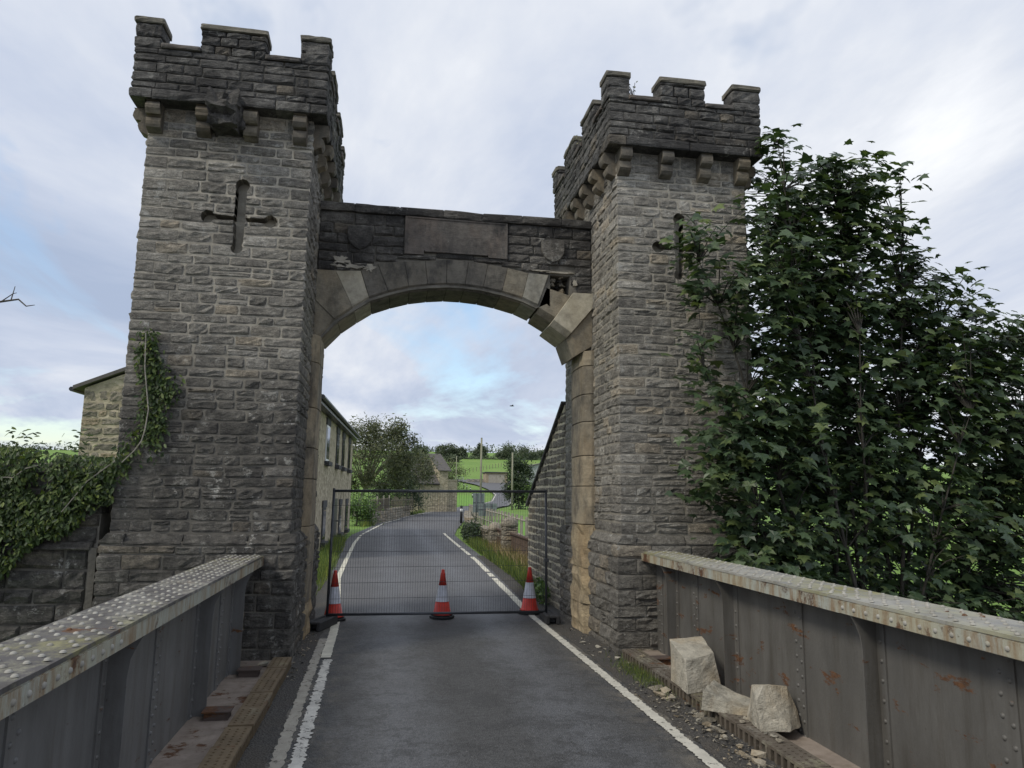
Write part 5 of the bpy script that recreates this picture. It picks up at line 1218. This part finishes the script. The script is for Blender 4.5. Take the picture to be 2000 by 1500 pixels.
for k in range(4):
    u = k / 3; x = -1.03 + 1.25 * u; y = 48.4 + 7.1 * u; MB().box(x - .02, x + .07, y - .06, y + .03, 0, 1.75 + .1 * u).build('post', M['timber_pale'], tf)
lt = thing('lattice_fence', 'wavy topped lattice fence before the cottage', 'fence', (1.4, 60, 0))
for k in range(24):
    u = k / 23; x = .4 + 2.0 * u; y = 56.5 + 9 * u; top_ = 1.5 + .25 * abs(math.sin(u * 9)); MB().tube([(x, y, .5), (x, y, top_)], .022, 5).build('bar', M['timber'], lt)
MB().tube([(.4, 56.5, .7), (2.4, 65.5, .7)], .03, 5).build('rail', M['timber'], lt); MB().tube([(.4, 56.5, 1.45), (2.4, 65.5, 1.45)], .03, 5).build('rail', M['timber'], lt)
# trees on the bend and on the hill
tree('willow_tree', 'tall spreading willow overhanging the lane behind the house', (-2.6, 64, 0), 9, (-.9, 62.5, 5.2), (3.3, 2.6, 3.5), 13000, .32, 'leaf_willow', 51, clumps=58, spread=.14, trunk_r=.2, bark='bark_pale', limbs=22)
tree('willow_tree', 'smaller pale willow leaning behind the cottage roof', (1.9, 73, 0), 7, (2.2, 72, 4.6), (2.2, 2, 2.2), 5500, .32, 'leaf_willow', 52, clumps=36, spread=.2, trunk_r=.15, bark='bark_pale', limbs=12)
tree('dark_shrub', 'dark evergreen bush beneath the spreading willow', (.6, 67, 0), 4, (.9, 67.5, 2.0), (2.4, 1.5, 1.9), 6000, .28, 'leaf_conifer', 53, clumps=40, spread=.22, trunk_r=.1)
tree('thorn_bush_shrub', 'rounded thorn bush behind the cottage roofs', (13.4, 165, 2.8), 6, (13.2, 165, 6.3), (4.2, 3, 2.9), 5000, .5, 'leaf_willow', 54, clumps=32, spread=.22, trunk_r=.12)
far = [(815, 868, 300, 9, 8, 'open crowned tree on the ridge above the willow'), (872, 868, 330, 10, 8.5, 'tall paired ridge tree above the thorn bush'), (898, 872, 330, 7, 6, 'round ridge tree joined to its taller neighbour'),
       (886, 884, 300, 6, 3.4, 'low dark bush on the field edge under the ridge trees'), (938, 875, 340, 8.5, 8.5, 'dark ridge tree behind the tall timber pole'), (1008, 868, 330, 14, 10, 'broad spreading oak crowning the ridge'),
       (1058, 876, 350, 9, 5, 'small ridge tree by the sloping wing wall'), (985, 878, 330, 7, 4, 'low hedge tree between the timber pole and broad oak'), (1036, 880, 340, 8, 4, 'low scrub between the broad oak and small ridge tree'), (778, 850, 180, 6, 10, 'feathery tree rising behind the willow')]
for k, (px, py, Y, w_, h_, lb) in enumerate(far):
    p = at(px, py, Y); zg = float(gz(p[0], Y)); b_ = (p[0], Y, zg); cz = zg + h_ * .46
    h_ *= .78; cz = zg + h_ * .46; w_ *= .85
    tree('ridge_tree' if h_ > 4 else 'ridge_bush', lb, b_, h_, (p[0], Y, cz), (w_ * .55, w_ * .45, h_ * .5), 2600, .85, 'leaf_far_hazed', 60 + k, 'trees along the ridge', clumps=22, spread=.22, tmpl=OVAL, trunk_r=.22)
# ridge hedge and distant hedgerow mass
g_ = np.random.RandomState(9); xs_ = g_.uniform(-260, 330, 9000); ys_ = 402 + g_.randn(9000) * 2 + .02 * xs_
hz = gz(xs_, ys_) + np.abs(g_.randn(9000)) * 1.6 * (1 + .6 * np.sin(xs_ * .13) * np.sin(xs_ * .041))
tag(leaf_cloud('hedgerow', np.stack([xs_, ys_, hz], 1), g_.uniform(.8, 1.6, 9000), g_.randn(9000, 3) + [0, -.5, .6], M['leaf_far_hazed'], None, OVAL, 9), 'dark hedgerow along the top of the hill', 'hedge')
xs_ = g_.uniform(-20, 120, 5000); ys_ = 322 + .12 * xs_ + g_.randn(5000) * 1.0; hz = gz(xs_, ys_) + np.abs(g_.randn(5000)) * .7
tag(leaf_cloud('hedgerow', np.stack([xs_, ys_, hz], 1), g_.uniform(.5, 1.0, 5000), g_.randn(5000, 3) + [0, -.5, .6], M['leaf_far_hazed'], None, OVAL, 10), 'thin hedge line crossing the upper pasture below the ridge', 'hedge')
ff = thing('field_fence', 'post and wire fence climbing the green field', 'fence', (17, 215, 6.5))
for k in range(22):
    u = k / 21; x = 17 + 34 * u; y = 215 + 75 * u; z = float(gz(x, y)); MB().box(x - .08, x + .08, y - .08, y + .08, z - .2, z + 1.5).build('post', M['timber'], ff)
tree('dark_shrub', 'tall dark roadside shrub between the pole and the barn', (18.3, 100, 0), 6, (18.2, 100, 3.6), (2.1, 2, 3.4), 7000, .32, 'leaf_conifer', 71, clumps=44, spread=.2, trunk_r=.12, tmpl=OVAL)
tree('broom_shrub', 'lower green shrub at the foot of the wing wall line', (20.6, 98, 0), 3, (20.8, 98, 2.0), (2.0, 1.8, 1.7), 3600, .3, 'leaf_hedge', 72, clumps=28, spread=.25, trunk_r=.1, tmpl=OVAL)

# roadside poles, signs, outbuildings
def pole(label, x, y, h, r):
    z = float(gz(x, y)); T = thing('utility_pole', label, 'pole', (x, y, z), 'timber utility poles')
    MB().tube([(x, y, z - .3), (x, y, z + h)], [r, r * .75], 10).build('shaft', M['pole'], T, True); MB().box(x - .09, x + .09, y - .09, y + .09, z + h, z + h + .06).build('cap', M['galv'], T)
pole('tall timber pole standing by the road bend near the cottage', 10.6, 82, 8.4, .14)
pole('timber pole rising from the tall roadside shrub', 16.5, 95, 7.6, .14)
pole('thin dark pole at the far field gate', 14.2, 150, 8.2, .12)
def road_sign(label, p0, p1, Y, zg):
    a = at(*p0, Y); b_ = at(*p1, Y); T = thing('road_sign', label, 'sign', ((a[0] + b_[0]) / 2, Y, zg), 'road signs seen from behind')
    MB().box(a[0], b_[0], Y - .01, Y + .01, b_[2], a[2]).build('board', M['sign_back'], T, bevel=.004)
    for u in (.3, .7) if b_[0] - a[0] > .7 else (.5,):
        x = a[0] + (b_[0] - a[0]) * u; MB().tube([(x, Y - .035, zg - .1), (x, Y - .035, a[2])], .026, 8).build('post', M['galv'], T, True)
    MB().box(a[0], b_[0], Y - .022, Y - .0105, (a[2] + b_[2]) / 2 - .02, (a[2] + b_[2]) / 2 + .02).build('channel', M['galv'], T)
road_sign('wide grey back of a road sign on the lawn edge', (935, 983), (970, 1008), 41, -.03)
road_sign('narrow grey back of a road sign behind the wider one', (924, 963), (946, 1001), 45, -.03)
gg = thing('stone_garage', 'stone garage with pale double doors and mossy flat roof', 'garage', (28.4, 190, 4.7))
zg = 4.6
MB().box(25.9, 31.8, 190, 196, zg - .4, zg + 3.0).build('wall', M['stone_buff'], gg)
MB().box(26.6, 28.7, 189.93, 189.99, zg + .1, zg + 2.6).build('door', M['timber_pale'], gg); MB().box(28.75, 30.9, 189.93, 189.99, zg + .1, zg + 2.6).build('door', M['timber_pale'], gg)
MB().box(25.6, 32.1, 189.6, 196.3, zg + 3.01, zg + 3.3).build('roof', M['dark_stone'], gg, bevel=.08)
rw = thing('field_wall', 'rough stone wall beside the far garage', 'wall', (22.5, 192, 4.6)); it = []
for c0_, c1_ in courses(4.3, 6.0, R, .3, .42):
    for a, b2 in fill(0, 4.6, R, .4, .9): v, f, c, n, ar = stone_geo(((21.0, 192), (1, 0), (0, -1)), a, b2, c0_, c1_, .5, R, False, False, .06, .03); it.append((v, f, M['stone'], 1.0))
pieces('stone', it, rw, 60)
fg = thing('field_gate', 'pale metal field gate where the far road crests', 'gate', (18.6, 196, 5.1))
for k in range(5): MB().tube([(17.2, 196, 5.4 + .28 * k), (20.6, 196, 5.4 + .28 * k)], .035, 6).build('bar', M['corr'], fg)
for x in (17.2, 18.9, 20.6): MB().tube([(x, 196, 5.0), (x, 196, 6.7)], .05, 6).build('upright', M['corr'], fg)
br = thing('metal_barn', 'grey corrugated barn above the roadside shrubs', 'barn', (37, 195, 6))
b = MB(); b.prism([(35.0, 4.5), (47, 4.5), (47, 8.6), (41, 10.4), (35.0, 8.6)], 190, 204, lambda u, z, q: (u, q, z)); b.build('wall', M['corr'], br)
MB().prism([(34.7, 8.55), (41, 10.45), (41, 10.6), (34.7, 8.7)], 189.6, 204.4, lambda u, z, q: (u, q, z)).build('roof', M['slate'], br)
MB().prism([(41.001, 10.45), (47.3, 8.55), (47.3, 8.7), (41.001, 10.6)], 189.6, 204.4, lambda u, z, q: (u, q, z)).build('roof', M['slate'], br)
R = random.Random(15)
def bollard(label, x, y, h=1.0):
    z = float(np.interp(y, BY, BZ)) + .1; T = thing('marker_post', label, 'marker post', (x, y, z), 'black and white marker posts')
    MB().tube([(x, y, z - .2), (x, y, z + h)], .09, 8).build('post', M['rubber'], T, True); MB().tube([(x, y, z + h * .62), (x, y, z + h * .8)], .095, 8).build('band', M['white_post'], T, True)
for k, (px, Y) in enumerate([(893, 178), (904, 170), (910, 164), (917, 158), (921, 140)]): bollard('black marker post with white band edging the far lawn', at(px, 960, Y)[0] + .2, Y, 1.15)
bollard('black marker post with white band at the low wall end', 5.2, 50.5, 1.1)

# right side of the lane: low wall, piers, board, rail fence, lawn
sheet('lawn', [(4.3, 25), (4.7, 32), (5.6, 44), (8.4, 58), (16, 62), (20, 40), (12, 25)], M['lawn'], .05)
sheet('lawn', [(9.5, 100), (13, 112), (18, 132), (19, 150), (14, 150), (8, 120)], M['lawn'], .14)
lw = thing('low_wall', 'low curving rubble wall with rounded capping along the lane', 'wall', (4.3, 38, 0)); it = []
wl = [(4.05, 25.2), (3.95, 29), (3.95, 33), (4.15, 37.5), (4.55, 42), (5.2, 48), (5.9, 54)]
for (xa, ya), (xb, yb) in zip(wl[:-1], wl[1:]):
    dv = Vector((xb - xa, yb - ya, 0)); ln = dv.length; dv.normalize(); fr = ((xa, ya), (-dv.x, -dv.y), (-dv.y, dv.x)); fr = ((xb, yb), (-dv.x, -dv.y), (-dv.y, dv.x))
    zt = .62 if ya > 36 else .5
    for c0_, c1_ in courses(-.1, zt, R, .12, .2):
        for a, b2 in fill(0, ln, R, .22, .5):
            v, f, c, n, ar = stone_geo(fr, a, b2, c0_, c1_, .34, R, False, False, .03, .02); it.append((v, f, M['stone_buff'], score(c, n, ar)))
    for a, b2 in fill(0, ln, R, .3, .5):
        v, f, c, n, ar = stone_geo(((fr[0][0] - dv.y * .04, fr[0][1] + dv.x * .04), fr[1], fr[2]), a, b2, zt, zt + .17, .42, R, True, True, .05, .02); it.append((v, f, M['stone_buff'], score(c, n, ar) * 1.5))
pieces('stone', it, lw, 300)
def pier(label, x, y, h, w):
    T = thing('gate_pier', label, 'pier', (x, y, 0), 'round capped stone piers'); it = []
    for c0_, c1_ in courses(-.1, h, R, .14, .2):
        for k in range(4):
            fr, ln = frames(x - w / 2, x + w / 2, y - w / 2, y + w / 2)[k]; v, f, c, n, ar = stone_geo(fr, 0, ln, c0_, c1_, .1, R, False, True, .02, .016); it.append((v, f, M['stone_buff'], score(c, n, ar)))
    pieces('stone', it, T, 60)
    MB().lathe([(w * .62, 0), (w * .66, .08), (w * .55, .2), (w * .3, .28), (.02, .3)], (x, y, h), 12).build('cap', M['stone_buff'], T, True)
pier('stone pier with rounded cap nearest the wing wall', 3.95, 23.2, .98, .46)
pier('smaller stone pier at the low wall start', 3.95, 26.3, .7, .4)
rb = thing('rusty_board_fence', 'rust brown boards spanning between the stone piers', 'fence', (3.95, 22, 0))
for k in range(3): MB().box(3.98, 4.02, 16.0, 26.1, .06 + .23 * k, .06 + .23 * k + .222).build('board', M['rust_board'], rb)
MB().box(3.93, 4.07, 16.0, 26.1, .755, .80).build('rail', M['rust_board'], rb)
pf = thing('rail_fence', 'pale post and rail fence edging the lawn', 'fence', (5.8, 42, 0))
fpts = [(6.35 - .0 * k, 55 - 2.2 * k) for k in range(14)]
fx = lambda y: float(np.interp(y, [24, 34, 44, 56], [4.75, 5.35, 5.75, 6.3]))
for k in range(22):
    y = 24.5 + 1.45 * k; x = fx(y); z1 = 1.25; MB().box(x - .045, x + .045, y - .045, y + .045, -.1, z1).build('post', M['timber_pale'], pf)
for z in (.55, 1.1):
    for k in range(21):
        y = 24.5 + 1.45 * k; MB().tube([(fx(y), y, z), (fx(y + 1.45), y + 1.45, z)], .035, 5).build('rail', M['timber_pale'], pf)
o = rock([(6.35 + .32 * math.cos(a) * r_, 37.5 + .3 * math.sin(a), .02 + z_) for a in np.linspace(0, 6.2, 9) for z_, r_ in ((0, 1.1), (.3, 1), (.55, .5))], M['black_bag'], 'rubbish_sack', 'black rubbish sack lying on the lawn by the rail fence', 'sack', 2, .05)

# verge growth
def blades(name, label, n, fn, mat, size, seed, parent=None):
    g = np.random.RandomState(seed); P = np.array([fn(g) for _ in range(n)])
    N = g.randn(n, 3) * .6; N[:, 2] *= .3; N[:, 1] -= .6
    T = g.randn(n, 3) * .35; T[:, 2] = 1
    o = leaf_cloud(name, P, g.uniform(.5, 1.2, n) * size, N, mat, parent, BLADE, seed, tilt=T); tag(o, label, 'grass'); return o
def vr(g):
    y = 14.5 + (30 - 14.5) * g.rand() ** 1.3; a, b_ = float(np.interp(y, [14, 18, 24, 30], [2.96, 3.1, 3.2, 3.35])), float(np.interp(y, [14, 15.6, 17, 24, 30], [3.05, 3.1, 3.85, 3.9, 3.85]))
    return (a + (b_ - a) * g.rand(), y, -.02)
blades('verge_grass', 'rough green verge grass beneath the rusty boards', 5200, vr, M['grass_blade'], .36, 81)
blades('dry_grass', 'tall dry seeding grass before the stone piers', 700, lambda g: (3.45 + .42 * g.rand(), 17.5 + 8 * g.rand(), 0), M['grass_dry'], .5, 82)
blades('verge_grass', 'long grass along the foot of the house wall', 3400, lambda g: ((lambda y: (-1.25 - .55 * g.rand() ** .7 - max(0, (y - 20) * .028), y, -.02))(12.9 + 19 * g.rand())), M['grass_blade'], .34, 83)
blades('verge_grass', 'grass strip below the garden wall at the bend', 2600, lambda g: ((lambda y: (float(rl(y)) - .1 - .5 * g.rand(), y, 0))(44 + 32 * g.rand())), M['grass_blade'], .4, 84)
blades('mossy_grass', 'tuft of moss and grass against the worn drain kerb', 900, lambda g: (2.9 + .09 * g.randn(), 8.1 + .38 * g.randn(), 0), M['grass_blade'], .09, 85)
tree('verge_weed', 'dark dock weeds at the low wall corner', (3.62, 31, 0), .9, (3.62, 31, .4), (.28, 1.6, .42), 1500, .13, 'leaf_conifer', 86, clumps=24, spread=.3, trunk_r=.01, tmpl=OVAL)
tree('verge_weed', 'leafy weeds growing at the wing wall foot', (2.98, 13.6, 0), .5, (2.96, 13.7, .22), (.1, .5, .22), 500, .09, 'leaf_hedge', 87, clumps=14, spread=.3, trunk_r=.006, tmpl=OVAL)
# sprigs rooted in the battlements
def sprig(label, x, y, z, h, seed):
    R = random.Random(seed); T = thing('wall_sprig', label, 'plant', (x, y, z)); m = MB(); P = []; 
    for k in range(5):
        e = Vector((x + R.uniform(-.16, .16), y + R.uniform(-.1, .1), z + h * R.uniform(.6, 1))); m.tube([(x, y, z), (x * .5 + e.x * .5, y, z + h * .5), e], [.006, .005, .003], 4); P += [tuple(Vector((x, y, z)).lerp(e, u) + Vector((R.gauss(0, .02), 0, 0))) for u in (.5, .7, .8, .9, 1)]
    m.build('stems', M['bark'], T); leaf_cloud('leaves', P, .05, [(R.gauss(0, 1), -1, .5) for _ in P], M['leaf_willow'], T, OVAL, seed)
sprig('thin sprig rooted in the crenel of the screened tower', 3.33, 9.2, 7.66, .32, 1)
sprig('wispy plant rooted on the lane side battlement of the screened tower', 2.92, 10.8, 7.66, .35, 2)
# bare branch reaching in beside the boundary wall
D = thing('dead_tree', 'bare dead tree beyond the creeper with one twig reaching out', 'tree', (-5.3, 7.0, -4.4))
m = MB(); m.tube([(-5.3, 7, -4.4), (-5.25, 7, 0), (-5.1, 7, 2.6), (-4.9, 7, 4.6)], [.09, .07, .05, .02], 7); m.build('trunk', M['bark'], D, True)
m = MB(); m.tube([(-5.08, 7, 2.8), (-4.4, 7, 3.4), (-3.75, 7, 3.62), (-3.5, 7, 3.67), (-3.36, 7, 3.70), (-3.29, 7, 3.64), (-3.22, 7, 3.655)], [.03, .02, .013, .010, .008, .006, .003], 5)
m.tube([(-3.42, 7, 3.69), (-3.40, 7, 3.82)], [.006, .003], 4); m.tube([(-3.5, 7, 3.67), (-3.41, 7, 3.75), (-3.38, 7, 3.76)], [.007, .005, .003], 4); m.build('branch', M['bark'], D)
# bird on the wing
bx_, by_, bz_ = (float(q) for q in at(1000, 793, 60))
m = MB(); m.tube([(bx_ - .22, by_, bz_), (bx_ - .1, by_, bz_ + .01), (bx_ + .08, by_, bz_ + .01), (bx_ + .2, by_, bz_)], [.01, .05, .045, .01], 6)
m.add([(bx_ - .06, by_, bz_ + .02), (bx_ + .08, by_, bz_ + .02), (bx_ + .06, by_ - .35, bz_ + .08), (bx_ - .02, by_ - .4, bz_ + .07)], [(0, 1, 2, 3)]); m.add([(bx_ - .06, by_, bz_ + .02), (bx_ + .08, by_, bz_ + .02), (bx_ + .06, by_ + .35, bz_ + .08), (bx_ - .02, by_ + .4, bz_ + .07)], [(3, 2, 1, 0)])
tag(m.build('bird', M['bird']), 'small dark bird gliding in the sky framed by the arch', 'bird')
